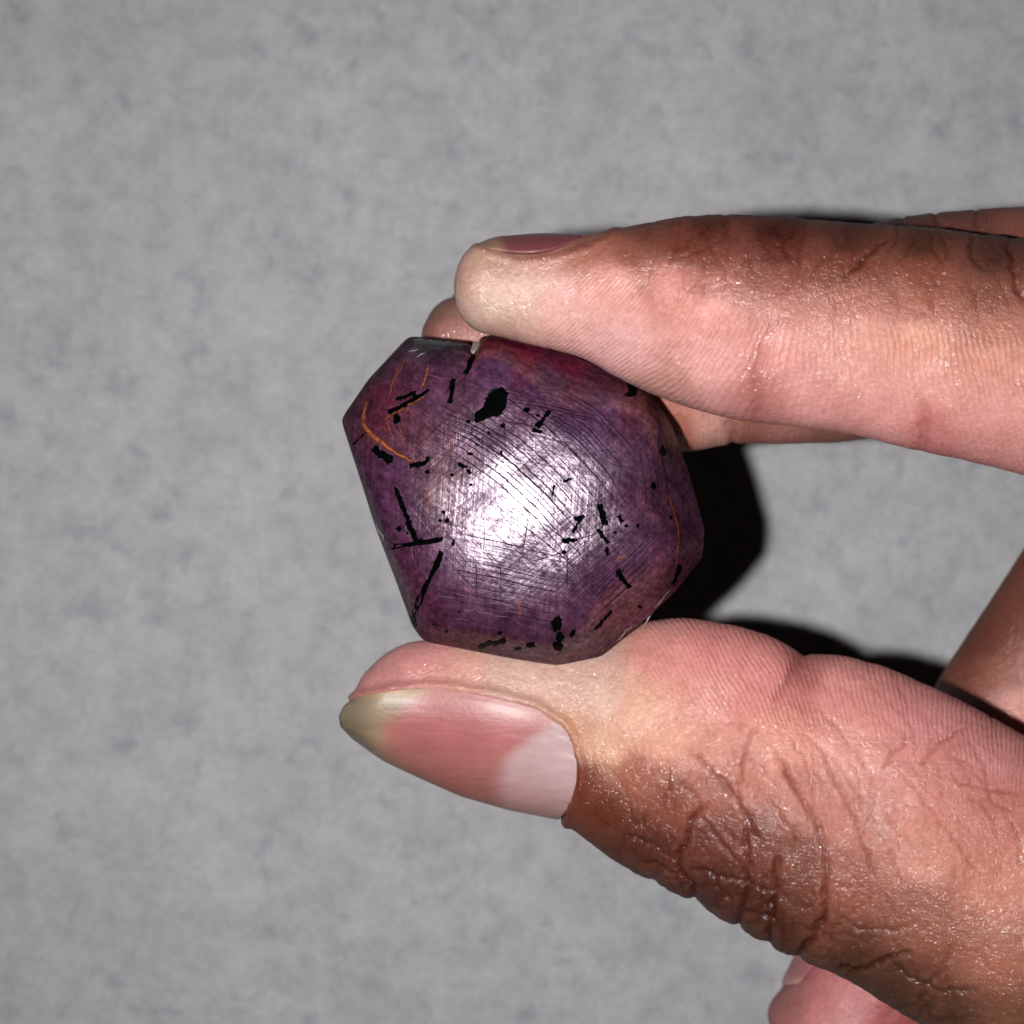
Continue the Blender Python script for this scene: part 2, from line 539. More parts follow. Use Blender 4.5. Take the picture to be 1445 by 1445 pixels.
def bar_poly(x1, y1, x2, y2, w):
    a = np.array([x1, y1], float); b = np.array([x2, y2], float)
    t = (b - a) / (np.linalg.norm(b - a) + 1e-6); n = np.array([-t[1], t[0]]) * w / 2
    m = max(2, int(np.linalg.norm(b - a) / 6))
    up = [a + (b - a) * k / m + n * rng.uniform(0.55, 1.25) for k in range(m + 1)]
    dn = [a + (b - a) * k / m - n * rng.uniform(0.55, 1.25) for k in range(m, -1, -1)]
    return up + dn


def blob_poly(x, y, rx_, ry_, rot=0, n=10):
    r = math.radians(rot)
    out = []
    for i in range(n):
        a = 2 * math.pi * i / n; f = rng.uniform(0.75, 1.15)
        u, v = rx_ * math.cos(a) * f, ry_ * math.sin(a) * f
        out.append((x + u * math.cos(r) - v * math.sin(r), y + u * math.sin(r) + v * math.cos(r)))
    return out


BARS = [(668, 500, 657, 529, 8), (639, 534, 635, 570, 7), (606, 551, 548, 583, 7), (588, 553, 559, 564, 7),
        (526, 631, 554, 652, 12), (577, 658, 602, 653, 8), (557, 686, 565, 706, 7), (562, 700, 587, 764, 8), (544, 773, 626, 760, 8),
        (624, 777, 581, 870, 8), (641, 760, 639, 771, 4), (675, 915, 694, 905, 9), (694, 910, 714, 903, 8),
        (840, 888, 864, 861, 4.5), (870, 805, 889, 831, 8), (961, 797, 949, 824, 6), (845, 711, 855, 741, 9),
        (843, 746, 859, 767, 5.5), (856, 771, 857, 784, 6), (823, 727, 807, 752, 5.5), (810, 733, 819, 730, 5),
        (793, 764, 815, 761, 8), (872, 727, 879, 737, 7), (777, 578, 757, 604, 7), (807, 675, 795, 680, 4.5),
        (782, 684, 780, 699, 4), (518, 609, 498, 628, 2.2), (891, 539, 890, 560, 15), (726, 917, 736, 915, 6), (742, 911, 755, 910, 8), (582, 868, 586, 884, 7)]
BLOBS = [(559, 591, 6, 8, 0), (603, 666, 3.4, 3.2, 0), (661, 595, 3.4, 3.6, 0), (563, 746, 4, 4, 0), (626, 723, 3, 4, 0), (631, 735, 4, 4, 0),
         (621, 735, 3.4, 2.8, 0), (706, 893, 4, 3, 0), (630, 891, 2.5, 2.5, 0), (786, 881, 9, 13, 10), (790, 899, 7, 9, 0), (788, 912, 8, 8, 0), (808, 894, 3.8, 6.5, 30),
         (903, 856, 4.5, 2.4, 15), (796, 779, 4.5, 4, 0), (884, 742, 3.4, 3, 0), (758, 608, 9, 3.6, 10), (743, 579, 5.5, 5, 0), (759, 586, 3.2, 3, 0),
         (922, 686, 4, 6, 0), (936, 637, 3.5, 10, -12), (709, 601, 4.2, 4.4, 0), (690, 611, 2.8, 2.4, 0), (673, 627, 2.5, 2.4, 0), (663, 640, 6, 2.6, 5),
         (707, 638, 2.6, 3, 0), (652, 657, 9, 3.4, 20), (662, 666, 5, 3.2, 50), (638, 670, 3.4, 2.8, 0), (612, 881, 2, 2, 0), (648, 863, 2.2, 2, 0),
         (664, 684, 2.6, 2.2, 0), (900, 742, 2.5, 3, 0), (868, 752, 2.6, 2.2, 0), (947, 730, 2.2, 4, 0), (603, 649, 3.5, 6, 30), (575, 752, 2.2, 2.2, 0)]
for b in BARS: gem_patch('inclusion', bar_poly(*b), inc_m)
for b in BLOBS: gem_patch('inclusion', blob_poly(*b), inc_m, 0.035)
big = [(1290, 540), (1325, 580), (1320, 680), (1280, 750), (1190, 780), (1110, 805), (1075, 812), (1090, 735), (1140, 690), (1165, 625), (1230, 560)]
bo = gem_patch('inclusion', [(460 + x / 5.16, 440 + y / 5.16) for x, y in big], inc_m, 0.07)
bo['label'] = 'largest black inclusion, leaf shaped'
gem_patch('inclusion', [(685, 561), (693, 549), (703, 546), (697, 556), (688, 568)], green_m, 0.05)


def gem_strip(verts, faces, pts, w, lift=0.015, jitter=0.25, taper=True):
    pts = np.asarray(pts, float)
    n = max(4, int(np.linalg.norm(np.diff(pts, axis=0), axis=1).sum() / 5))
    # smooth resample (Catmull through linear + smoothing)
    q = dens(pts, n, closed=False)
    for _ in range(3):
        q[1:-1] = (q[:-2] + 2 * q[1:-1] + q[2:]) / 4
    t = np.gradient(q, axis=0); t /= np.linalg.norm(t, axis=1)[:, None] + 1e-9
    nn = np.stack([-t[:, 1], t[:, 0]], 1)
    q = q + nn * rng.normal(0, jitter, (n, 1))
    prof = (np.sin(np.linspace(0.06, math.pi - 0.06, n)) ** 0.5 if taper else np.ones(n)) * rng.uniform(0.6, 1.2, n)
    a = q + nn * (w / 2 * prof)[:, None]; b = q - nn * (w / 2 * prof)[:, None]
    pa = gem_hit(a[:, 0], a[:, 1]); pb = gem_hit(b[:, 0], b[:, 1])
    pc = gem_hit(q[:, 0], q[:, 1])
    nr = gem_normal(pc)
    base = len(verts)
    for k in range(n):
        verts.append(pa[k] + nr[k] * lift - GC); verts.append(pc[k] + nr[k] * lift * 1.5 - GC); verts.append(pb[k] + nr[k] * lift - GC)
    for k in range(n - 1):
        i = base + 3 * k
        faces.append((i, i + 1, i + 4, i + 3)); faces.append((i + 1, i + 2, i + 5, i + 4))


def vein(pts, w, mat, name='vein'):
    v, f = [], []
    if mat is vein_m:
        v0, f0 = [], []
        gem_strip(v0, f0, pts, w * 1.9, 0.006, 0.9)
        mesh_obj('vein_stain', v0, f0, stain_m, gem)
    gem_strip(v, f, pts, w * 0.72, 0.02, 0.9)
    return mesh_obj(name, v, f, mat, gem)


vein([(518, 566), (513, 587), (512, 605), (524, 613), (541, 628), (561, 641), (588, 652)], 5, vein_m)
vein([(512, 600), (524, 610), (545, 627)], 3, vein_m)
vein([(605, 516), (602, 525), (601, 535), (595, 549)], 3.2, vein_m)
vein([(599, 560), (576, 571), (557, 583), (543, 592)], 3.4, vein_m)
vein([(563, 512), (556, 536), (548, 562)], 3.5, veind_m)
vein([(572, 508), (560, 530)], 2.5, veind_m)
vein([(545, 590), (549, 606), (556, 622)], 2.4, veind_m)
vein([(562, 598), (570, 618), (572, 632)], 2.2, veind_m)
vein([(632, 616), (640, 630), (629, 645)], 2, veind_m)
vein([(690, 474), (681, 480), (675, 492), (672, 506)], 3, veind_m)
vein([(940, 696), (950, 718), (957, 745), (957, 774), (955, 797)], 2.6, vein_m)
vein([(953, 792), (948, 812)], 2, veind_m)
vein([(905, 560), (913, 590), (925, 630), (935, 668)], 2, veind_m)
vein([(868, 793), (876, 787), (885, 780)], 5, veind_m)
vein([(733, 836), (731, 852), (733, 868)], 3, veind_m)
vein([(604, 690), (606, 712), (602, 730)], 3, veind_m)
vein([(906, 885), (934, 846), (946, 833)], 2.2, pale_m, 'chipped_edge')
vein([(872, 905), (878, 896), (893, 881)], 2.2, pale_m, 'chipped_edge')
vein([(531, 739), (536, 748), (540, 756), (541, 763)], 4, pale_m, 'chipped_edge')
gem_patch('chip', [(664, 494), (667, 483), (678, 482), (672, 494), (668, 499)], pale_m, 0.05)
gem_patch('chip', [(582, 478), (610, 480), (640, 484), (660, 487), (632, 489), (612, 493), (599, 500), (588, 494)], grey_m, 0.04)
vein([(604, 494), (598, 500), (589, 505)], 2.2, pale_m, 'chipped_edge')
vein([(577, 494), (590, 495)], 1.6, pale_m, 'chipped_edge')

# growth lines, hexagonal families, too many and too thin to pick apart
gv, gf = [], []


def fam(base, shift, offs, w, drop=0.15, cut=0.3, lift=0.012):
    base = np.array(base, float); sh = np.array(shift, float)
    for o in offs:
        if rng.random() < drop: continue
        p = dens(base, 60, closed=False) + sh * o
        a = int(rng.uniform(0, cut) * 60); b = 60 - int(rng.uniform(0, cut) * 60)
        p = p[a:b]
        # keep inside outline
        rr_ = np.hypot(p[:, 0] - 742, p[:, 1] - 706)
        th = np.arctan2(706 - p[:, 1], p[:, 0] - 742)
        ok = rr_ < np.interp(th, TA, TR) / K - 14
        if ok.sum() < 8: continue
        p = p[ok]
        gem_strip(gv, gf, p, w * rng.uniform(0.35, 1.25), lift, 0.3)


A = [(600, 596), (660, 622), (715, 660), (765, 706), (805, 752), (835, 800)]
fam(A, (0.62, -0.78), [-34, -24, -13, -4, 3, 10, 19, 31, 35, 44, 54, 60, 67, 81, 97], 2.0, 0.0, 0.12)
fam([(618, 588), (660, 604), (705, 632), (738, 662)], (0.5, -0.86), [-12, -8, -4, 0, 4, 8, 12, 16], 1.9, 0.05, 0.15)
fam([(716, 562), (772, 568), (826, 600), (872, 650), (900, 700)], (0.62, -0.78), [-40, -34, -28, -22, -17, -12, -6, 0, 5, 9, 16, 22, 28], 1.4, 0.1, 0.3)
fam([(715, 562), (760, 568), (800, 578), (845, 588)], (0, 1), [0, 5], 1.6, 0, 0.1)
fam([(626, 764), (700, 778), (770, 796), (820, 804)], (-0.15, 1), [-14, -7, 0, 6, 12, 17, 21, 28, 36, 43, 55, 66, 78], 1.5, 0, 0.12)
fam([(635, 822), (690, 832), (760, 842), (800, 850)], (-0.15, 1), [0, 9, 30], 1.6, 0, 0.2)
fam([(795, 842), (840, 800), (885, 755), (905, 730)], (0.7, 0.7), [-34, -28, -24, -20, -17, -14, -11, -8, -5, -2, 1, 4, 7, 9, 12, 15, 20, 24, 31, 37, 44, 52], 1.5, 0.05, 0.22)
fam([(680, 716), (740, 760), (790, 800), (830, 850)], (0.6, -0.8), [-20, 0, 14, 34], 1.6, 0, 0.15)
fam([(905, 590), (925, 640), (935, 700), (925, 760)], (1, 0), [-22, -12, -4, 9], 1.3, 0.1, 0.25)
fam([(930, 580), (950, 650), (965, 720)], (1, 0), [-3, 6, 12], 1.5, 0, 0.2)
for x1, y1, x2, y2, w in [(748, 712, 737, 782, 1.3), (683, 728, 682, 785, 1.3), (721, 545, 724, 550, 1), (745, 742, 760, 772, 1), (790, 650, 740, 740, 1.1),
                          (780, 770, 870, 745, 1.6), (671, 783, 672, 850, 1.2), (705, 780, 706, 845, 1.1), (800, 775, 800, 830, 1.6), (735, 797, 805, 776, 1.4)]:
    gem_strip(gv, gf, [(x1, y1), ((x1 + x2) / 2 + 1, (y1 + y2) / 2), (x2, y2)], w, 0.014, 0.2)
for _ in range(230):       # hair-fine scratches and needles, densest where the polish shows
    x, y = rng.normal(762, 75), rng.normal(716, 62)
    if math.hypot(x - 742, y - 706) > 175: continue
    fa = rng.choice([48, 12, -42, 80, 100, -15]) + rng.normal(0, 9)
    L = abs(rng.normal(0, 11)) + 3
    dx, dy = math.cos(math.radians(fa)) * L, math.sin(math.radians(fa)) * L
    gem_strip(gv, gf, [(x - dx, y - dy), (x, y), (x + dx, y + dy)], rng.uniform(0.35, 0.85), 0.012, 0.1)
gl = mesh_obj('growth_lines', gv, gf, line_m, gem)
gl['kind'] = 'stuff'
gv, gf = [], []
for _ in range(300):
    x, y = rng.uniform(500, 980), rng.uniform(490, 925)
    rr_ = math.hypot(x - 742, y - 706); th = math.atan2(706 - y, x - 742)
    if rr_ > np.interp(th, TA, TR) / K - 12: continue
    fa = rng.choice([50, 15, -45, 85]) + rng.normal(0, 14)
    L = abs(rng.normal(0, 2.0)) + 0.6
    dx, dy = math.cos(math.radians(fa)) * L, math.sin(math.radians(fa)) * L
    gem_strip(gv, gf, [(x - dx, y - dy), (x, y), (x + dx, y + dy)], rng.uniform(0.3, 0.8), 0.014, 0.1)
gv2, gf2 = gv, gf
# bright silk needles lying along the three crystal directions
for x0, y0, a0, n_, sp_ in [(800, 640, 48, 60, 70), (860, 800, -42, 60, 50), (700, 820, 10, 55, 60), (650, 620, 42, 45, 45), (600, 760, 78, 40, 50), (770, 560, 18, 45, 60)]:
    for _ in range(n_):
        x, y = rng.normal(x0, sp_), rng.normal(y0, sp_ * .7)
        rr_ = math.hypot(x - 742, y - 706); th = math.atan2(706 - y, x - 742)
        if rr_ > np.interp(th, TA, TR) / K - 34: continue
        L = rng.uniform(5, 17); fa = a0 + rng.normal(0, 4)
        dx, dy = math.cos(math.radians(fa)) * L, math.sin(math.radians(fa)) * L
        gem_strip(gv2, gf2, [(x - dx, y - dy), (x, y), (x + dx, y + dy)], rng.uniform(0.25, 0.55), 0.008, 0.1)
gl = mesh_obj('scratches', gv, gf, glint_m, gem)
gl['kind'] = 'stuff'

# ------------------------------------------------------------------ hand
def spline(arr, n):
    arr = np.asarray(arr, float)
    m = len(arr)
    mid = (arr[:, 0:2] + arr[:, 2:4]) / 2
    s = np.concatenate([[0], np.cumsum(np.linalg.norm(np.diff(mid, axis=0), axis=1))])
    # Catmull-Rom (non-uniform, finite difference tangents)
    tan = np.zeros_like(arr)
    for i in range(m):
        a, b = max(0, i - 1), min(m - 1, i + 1)
        tan[i] = (arr[b] - arr[a]) / (s[b] - s[a])
    t = np.linspace(0, s[-1], n)
    k = np.clip(np.searchsorted(s, t, 'right') - 1, 0, m - 2)
    h = (s[k + 1] - s[k]); u = (t - s[k]) / h
    h00 = 2 * u ** 3 - 3 * u ** 2 + 1; h10 = u ** 3 - 2 * u ** 2 + u; h01 = -2 * u ** 3 + 3 * u ** 2; h11 = u ** 3 - u ** 2
    return h00[:, None] * arr[k] + (h10 * h)[:, None] * tan[k] + h01[:, None] * arr[k + 1] + (h11 * h)[:, None] * tan[k + 1]


class Finger:
    """swept tube; stations are (ax, ay, bx, by, distance, depth ratio): the two edges seen from the lens"""
    def __init__(self, tip, stations, n=110, ncap=14, expo=2.3, seg=56):
        st = spline(stations, n)
        a0 = P(st[:, 0], st[:, 1], st[:, 4]); b0 = P(st[:, 2], st[:, 3], st[:, 4])
        C = (a0 + b0) / 2; H = (a0 - b0) / 2
        w = np.linalg.norm(H, axis=1); N = H / w[:, None]; kz = st[:, 5]
        T = P(*tip)
        cu = np.linspace(0, 1, ncap + 1)[:-1]
        cc, cw, cn, ck = [], [], [], []
        for u in cu:
            ax_ = 1 - u           # distance fraction from station 0 towards the tip
            prof = max(1e-3, (1 - ax_ ** expo)) ** (1 / expo)
            cc.append(C[0] + (T - C[0]) * ax_); cw.append(w[0] * prof); cn.append(N[0]); ck.append(kz[0])
        # remap the cap towards even spacing on the arc
        self.C = np.vstack([cc, C]); self.w = np.concatenate([cw, w]); self.N = np.vstack([cn, N]); self.k = np.concatenate([ck, kz])
        self.seg = seg

    def mesh(self):
        th = np.linspace(0, 2 * math.pi, self.seg, endpoint=False)
        V = self.C[:, None, :] + (self.w[:, None] * np.cos(th)[None])[..., None] * self.N[:, None, :]
        V[..., 2] += (self.w * self.k)[:, None] * np.sin(th)[None]
        n, m = V.shape[:2]
        V = V.reshape(-1, 3)
        F = [(i * m + j, i * m + (j + 1) % m, (i + 1) * m + (j + 1) % m, (i + 1) * m + j) for i in range(n - 1) for j in range(m)]
        V = np.vstack([V, self.C[0], self.C[-1]])
        F += [(n * m, (j + 1) % m, j) for j in range(m)]
        F += [(n * m + 1, (n - 1) * m + j, (n - 1) * m + (j + 1) % m) for j in range(m)]
        return V, F


DI, DT, DM, DR, DP = 155.0, 160.5, 168.5, 184.0, 199.0
index = Finger((640, 402, DI), [
    (703, 342, 697, 474, DI, 0.95), (760, 337, 756, 488, DI, 0.95), (820, 334, 822, 506, DI, 0.93), (872, 323, 878, 536, DI, 0.9),
    (940, 309, 945, 566, DI, 0.86), (1020, 303, 1018, 588, DI, 0.84), (1100, 306, 1088, 599, DI, 0.84), (1200, 315, 1190, 611, DI, 0.84),
    (1300, 321, 1286, 634, DI, 0.84), (1380, 331, 1366, 650, DI, 0.84), (1450, 338, 1436, 668, DI, 0.84),
    (1620, 345, 1590, 705, DI, 0.84), (1850, 345, 1800, 730, DI + 1, 0.85), (2080, 400, 2020, 790, DI + 3, 0.85)], 150)
thumb = Finger((497, 1000, DT), [
    (592, 903, 606, 1086, DT, 0.82), (680, 896, 676, 1106, DT, 0.82), (760, 900, 748, 1130, DT, 0.81), (846, 897, 812, 1174, DT, 0.80),
    (908, 879, 868, 1214, DT, 0.80), (965, 872, 925, 1246, DT - .5, 0.80), (1025, 880, 985, 1276, DT - 1, 0.78), (1080, 895, 1035, 1307, DT - 1.5, 0.78),
    (1135, 922, 1090, 1337, DT - 2, 0.76), (1190, 925, 1130, 1354, DT - 2, 0.76), (1262, 946, 1188, 1378, DT - 2.5, 0.76), (1335, 978, 1250, 1416, DT - 3, 0.76),
    (1400, 1012, 1318, 1458, DT - 3, 0.76), (1470, 1050, 1390, 1505, DT - 3, 0.78), (1650, 1110, 1560, 1610, DT - 3, 0.8),
    (1850, 1130, 1760, 1750, DT, 0.85), (2150, 1120, 2020, 1850, DT + 6, 0.9)], 150, expo=1.75)
middle = Finger((592, 500, DM), [
    (655, 418, 650, 590, DM, 0.92), (720, 400, 720, 606, DM, 0.92), (820, 392, 825, 624, DM, 0.9), (950, 385, 955, 638, DM, 0.9), (1040, 376, 1040, 626, DM, 0.88),
    (1120, 362, 1120, 627, DM, 0.88), (1230, 316, 1210, 622, DM, 0.86), (1330, 300, 1320, 600, DM, 0.86), (1450, 292, 1440, 590, DM, 0.86),
    (1650, 285, 1640, 610, DM, 0.86), (1850, 310, 1830, 640, DM, 0.86), (2080, 380, 2050, 720, DM + 1, 0.88)], 130)
ring = Finger((1150, 1490, DR), [
    (1102, 1400, 1310, 1470, DR, 0.9), (1150, 1305, 1365, 1385, DR, 0.9), (1225, 1155, 1445, 1245, DR, 0.9), (1322, 968, 1545, 1080, DR, 0.9),
    (1398, 850, 1620, 980, DR, 0.92), (1450, 772, 1690, 890, DR, 0.94), (1560, 610, 1760, 830, DR, 0.92),
    (1730, 480, 1840, 760, DR, 0.9), (1900, 430, 1950, 720, DR, 0.9), (2120, 440, 2120, 760, DR, 0.9)], 130)
pinky = Finger((1330, 1330, DP), [
    (1320, 1250, 1490, 1300, DP, 0.9), (1385, 1110, 1560, 1180, DP, 0.9), (1480, 930, 1660, 1010, DP, 0.9), (1580, 780, 1760, 880, DP, 0.9),
    (1700, 620, 1850, 800, DP, 0.9), (1880, 520, 1960, 760, DP, 0.9), (2120, 500, 2130, 770, DP, 0.9)], 110)
fingers = {'index': index, 'thumb': thumb, 'middle': middle, 'ring': ring, 'pinky': pinky}
WR = (2900, 1560)


def rod(p0, p1, w0, w1, k0=0.9, k1=0.9, bulge=0.0, n=40):
    """extra flesh: metacarpals, thenar, forearm; p = (px, py, distance), w = half width in mm"""
    a = P(*p0); b = P(*p1)
    f = Finger.__new__(Finger)
    t = np.linspace(0, 1, n)
    f.C = a + (b - a) * t[:, None]
    e = np.minimum(1, np.minimum(t, 1 - t) / 0.12); e = np.sqrt(np.clip(1 - (1 - e) ** 2, 1e-3, 1))
    f.w = (w0 + (w1 - w0) * t + bulge * np.sin(t * math.pi)) * e
    dirv = (b - a); dirv[2] = 0; dirv /= np.linalg.norm(dirv)
    f.N = np.tile([-dirv[1], dirv[0], 0.0], (n, 1)); f.k = k0 + (k1 - k0) * t; f.seg = 40
    return f


rods = [rod((1960, 560, DI + 3), (WR[0], WR[1] - 120, 168), 11.5, 15, .85, .8), rod((2000, 560, DM + 2), (WR[0], WR[1] - 80, 176), 11, 14),
        rod((2040, 600, DR), (WR[0], WR[1] - 60, 184), 10.5, 13), rod((2060, 640, DP), (WR[0], WR[1], 192), 10, 13),
        rod((1750, 1440, 158), (WR[0] - 60, WR[1] + 120, 168), 16, 17, .85, .85, 2), rod((2020, 950, 168), (2760, 1500, 176), 20, 20, .75, .75),
        rod((1980, 1200, 160), (2600, 1600, 168), 16, 20, .7, .7), rod((2020, 800, 182), (2760, 1450, 184), 16, 18, .9, .9),
        rod((2650, 1450, 178), (4300, 2350, 186), 25, 33, .72, .8)]

allv, allf, off = [], [], 0
for f in list(fingers.values()) + rods:
    v, fc = f.mesh()
    allv.append(v); allf += [tuple(i + off for i in q) for q in fc]; off += len(v)
me = bpy.data.meshes.new('hand_raw')
me.from_pydata((np.vstack(allv) * MM).tolist(), [], allf)
bm = bmesh.new(); bm.from_mesh(me); bmesh.ops.recalc_face_normals(bm, faces=bm.faces); bm.to_mesh(me); bm.free()
tmp = bpy.data.objects.new('hand_raw', me)
COL.objects.link(tmp)
md = tmp.modifiers.new('r', 'REMESH'); md.mode = 'VOXEL'; md.voxel_size = 0.00038
dg = bpy.context.evaluated_depsgraph_get()
me2 = bpy.data.meshes.new_from_object(tmp.evaluated_get(dg))
bpy.data.objects.remove(tmp)


def get_v(me):
    a = np.empty(len(me.vertices) * 3); me.vertices.foreach_get('co', a); return a.reshape(-1, 3)


def get_e(me):
    a = np.empty(len(me.edges) * 2, np.int64); me.edges.foreach_get('vertices', a); return a.reshape(-1, 2)


def laplace(v, e, w, it):
    n = len(v); deg = np.bincount(e.ravel(), minlength=n).astype(float)
    for k in range(it):
        acc = np.stack([np.bincount(e[:, 0], v[e[:, 1], c], n) + np.bincount(e[:, 1], v[e[:, 0], c], n) for c in range(3)], 1)
        lam = (0.5 if k % 2 == 0 else -0.47)
        v = v + (acc / deg[:, None] - v) * (lam * w)[:, None]
    return v


v = get_v(me2) * 1000; e = get_e(me2)
px, py = unP(v)
v = laplace(v, e, np.ones(len(v)), 8)
far = np.clip((v[:, 0] - 52) / 12, 0, 1)            # beyond the frame: round off the webs of the palm
for _ in range(1):
    n_ = len(v); deg = np.bincount(e.ravel(), minlength=n_).astype(float)
    for k in range(60):
        acc = np.stack([np.bincount(e[:, 0], v[e[:, 1], c], n_) + np.bincount(e[:, 1], v[e[:, 0], c], n_) for c in range(3)], 1)
        v = v + (acc / deg[:, None] - v) * (0.6 * far)[:, None]
me2.vertices.foreach_set('co', (v * MM).ravel())
me2.update()

# refine the part that the lens sees
bm = bmesh.new(); bm.from_mesh(me2)
bm.normal_update()
sel = []
for f in bm.faces:
    c = f.calc_center_median()
    if c.x < 0.047 and c.y > -0.043 and f.normal.z > -0.35: sel.append(f)
ed = {e_ for f in sel for e_ in f.edges}
bmesh.ops.subdivide_edges(bm, edges=list(ed), cuts=1, use_grid_fill=True)
bm.to_mesh(me2); bm.free(); me2.update()
v = get_v(me2) * 1000; e = get_e(me2)
v = laplace(v, e, np.ones(len(v)), 6)
me2.vertices.foreach_set('co', (v * MM).ravel()); me2.update()


def normals(me):
    a = np.empty(len(me.vertices) * 3, np.float32); me.vertices.foreach_get('vector', a) if False else me.vertices.foreach_get('normal', a)
    return a.reshape(-1, 3).astype(float)


N = normals(me2)
px, py = unP(v)
# which digit each vertex belongs to
score = []
angs = []
for nm, f in fingers.items():
    kd = KDTree(len(f.C))
    best = np.full(len(v), 1e9); bi_ = np.zeros(len(v), int)
    for s0 in range(0, len(f.C), 3):
        d_ = np.linalg.norm(v - f.C[s0], axis=1) / max(f.w[s0], 3.0)
        m_ = d_ < best; best[m_] = d_[m_]; bi_[m_] = s0
    score.append(best)
    rel = v - f.C[bi_]
    angs.append(np.arctan2(rel[:, 2], (rel * f.N[bi_]).sum(1)))
score = np.array(score); fid = score.argmin(0)
names = list(fingers)

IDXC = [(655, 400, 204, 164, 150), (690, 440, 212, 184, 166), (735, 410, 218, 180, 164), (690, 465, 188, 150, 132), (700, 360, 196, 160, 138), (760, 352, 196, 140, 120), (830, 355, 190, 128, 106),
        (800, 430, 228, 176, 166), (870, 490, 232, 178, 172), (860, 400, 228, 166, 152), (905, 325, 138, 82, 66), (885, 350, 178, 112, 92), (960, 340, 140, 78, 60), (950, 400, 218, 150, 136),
        (1000, 322, 110, 56, 44), (1000, 360, 150, 84, 66), (1000, 400, 196, 124, 106), (1000, 440, 226, 160, 148), (1000, 520, 232, 172, 166), (950, 555, 205, 150, 138), (1100, 325, 92, 46, 36), (1100, 360, 130, 68, 52),  # dark top points mix brown dorsal skin with painted edge shading
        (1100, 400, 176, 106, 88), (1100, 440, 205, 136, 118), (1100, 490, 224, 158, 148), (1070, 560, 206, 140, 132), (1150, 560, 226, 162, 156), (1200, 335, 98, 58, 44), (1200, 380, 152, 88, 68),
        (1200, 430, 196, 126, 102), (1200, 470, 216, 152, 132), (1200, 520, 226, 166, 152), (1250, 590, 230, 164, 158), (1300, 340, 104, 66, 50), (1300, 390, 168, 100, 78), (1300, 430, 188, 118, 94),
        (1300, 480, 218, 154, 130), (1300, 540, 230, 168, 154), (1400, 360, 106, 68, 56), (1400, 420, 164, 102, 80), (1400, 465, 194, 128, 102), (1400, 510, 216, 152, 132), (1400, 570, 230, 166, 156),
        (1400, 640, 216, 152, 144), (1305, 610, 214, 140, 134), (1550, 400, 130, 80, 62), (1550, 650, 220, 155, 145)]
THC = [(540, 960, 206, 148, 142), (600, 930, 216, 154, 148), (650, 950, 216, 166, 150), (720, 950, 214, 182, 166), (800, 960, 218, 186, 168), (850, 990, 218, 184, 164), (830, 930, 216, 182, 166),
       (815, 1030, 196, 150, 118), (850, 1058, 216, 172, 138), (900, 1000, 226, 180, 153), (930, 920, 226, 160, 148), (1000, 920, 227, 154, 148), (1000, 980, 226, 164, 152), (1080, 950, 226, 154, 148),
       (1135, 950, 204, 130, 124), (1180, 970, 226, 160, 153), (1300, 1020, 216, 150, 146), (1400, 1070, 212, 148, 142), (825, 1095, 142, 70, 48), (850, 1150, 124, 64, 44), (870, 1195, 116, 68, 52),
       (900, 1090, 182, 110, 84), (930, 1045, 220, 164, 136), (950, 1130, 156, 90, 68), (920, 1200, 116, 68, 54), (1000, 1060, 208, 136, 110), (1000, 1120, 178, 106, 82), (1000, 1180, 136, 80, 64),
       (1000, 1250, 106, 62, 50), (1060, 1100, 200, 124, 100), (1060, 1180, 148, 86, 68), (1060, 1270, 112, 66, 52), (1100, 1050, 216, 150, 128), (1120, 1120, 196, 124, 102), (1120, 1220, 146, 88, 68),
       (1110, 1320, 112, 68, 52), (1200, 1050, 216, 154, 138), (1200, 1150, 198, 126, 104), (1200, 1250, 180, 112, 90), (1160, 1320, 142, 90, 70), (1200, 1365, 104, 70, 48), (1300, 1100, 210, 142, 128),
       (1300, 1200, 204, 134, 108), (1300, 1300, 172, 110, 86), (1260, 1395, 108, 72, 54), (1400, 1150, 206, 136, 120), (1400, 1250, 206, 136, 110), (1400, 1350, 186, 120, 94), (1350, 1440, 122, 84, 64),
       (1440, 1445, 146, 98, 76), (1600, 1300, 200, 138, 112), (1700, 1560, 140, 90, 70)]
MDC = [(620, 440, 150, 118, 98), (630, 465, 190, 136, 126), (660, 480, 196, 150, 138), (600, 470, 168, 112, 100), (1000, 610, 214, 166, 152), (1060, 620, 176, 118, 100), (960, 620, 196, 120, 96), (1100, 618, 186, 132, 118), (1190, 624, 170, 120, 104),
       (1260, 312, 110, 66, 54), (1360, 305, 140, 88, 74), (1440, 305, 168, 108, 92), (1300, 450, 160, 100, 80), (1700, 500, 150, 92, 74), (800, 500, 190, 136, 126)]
RGC = [(1330, 960, 150, 86, 66), (1380, 900, 136, 78, 60), (1440, 830, 150, 88, 66), (1420, 950, 182, 116, 92), (1445, 1000, 226, 160, 146), (1500, 900, 170, 108, 84), (1350, 1020, 160, 90, 70),  # the bright point at the right paints a highlight into the ring finger
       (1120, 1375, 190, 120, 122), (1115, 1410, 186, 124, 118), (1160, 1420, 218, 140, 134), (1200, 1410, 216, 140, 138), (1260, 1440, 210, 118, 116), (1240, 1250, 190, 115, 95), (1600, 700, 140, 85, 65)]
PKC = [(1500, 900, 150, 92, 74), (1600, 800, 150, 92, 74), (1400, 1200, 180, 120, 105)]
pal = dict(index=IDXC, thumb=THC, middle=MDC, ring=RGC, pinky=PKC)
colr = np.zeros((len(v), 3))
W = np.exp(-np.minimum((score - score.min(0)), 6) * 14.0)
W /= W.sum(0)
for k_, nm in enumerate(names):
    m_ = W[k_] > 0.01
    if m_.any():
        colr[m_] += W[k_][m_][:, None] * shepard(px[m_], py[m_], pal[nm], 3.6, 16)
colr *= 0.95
lum = colr @ np.array([0.3, 0.55, 0.15])
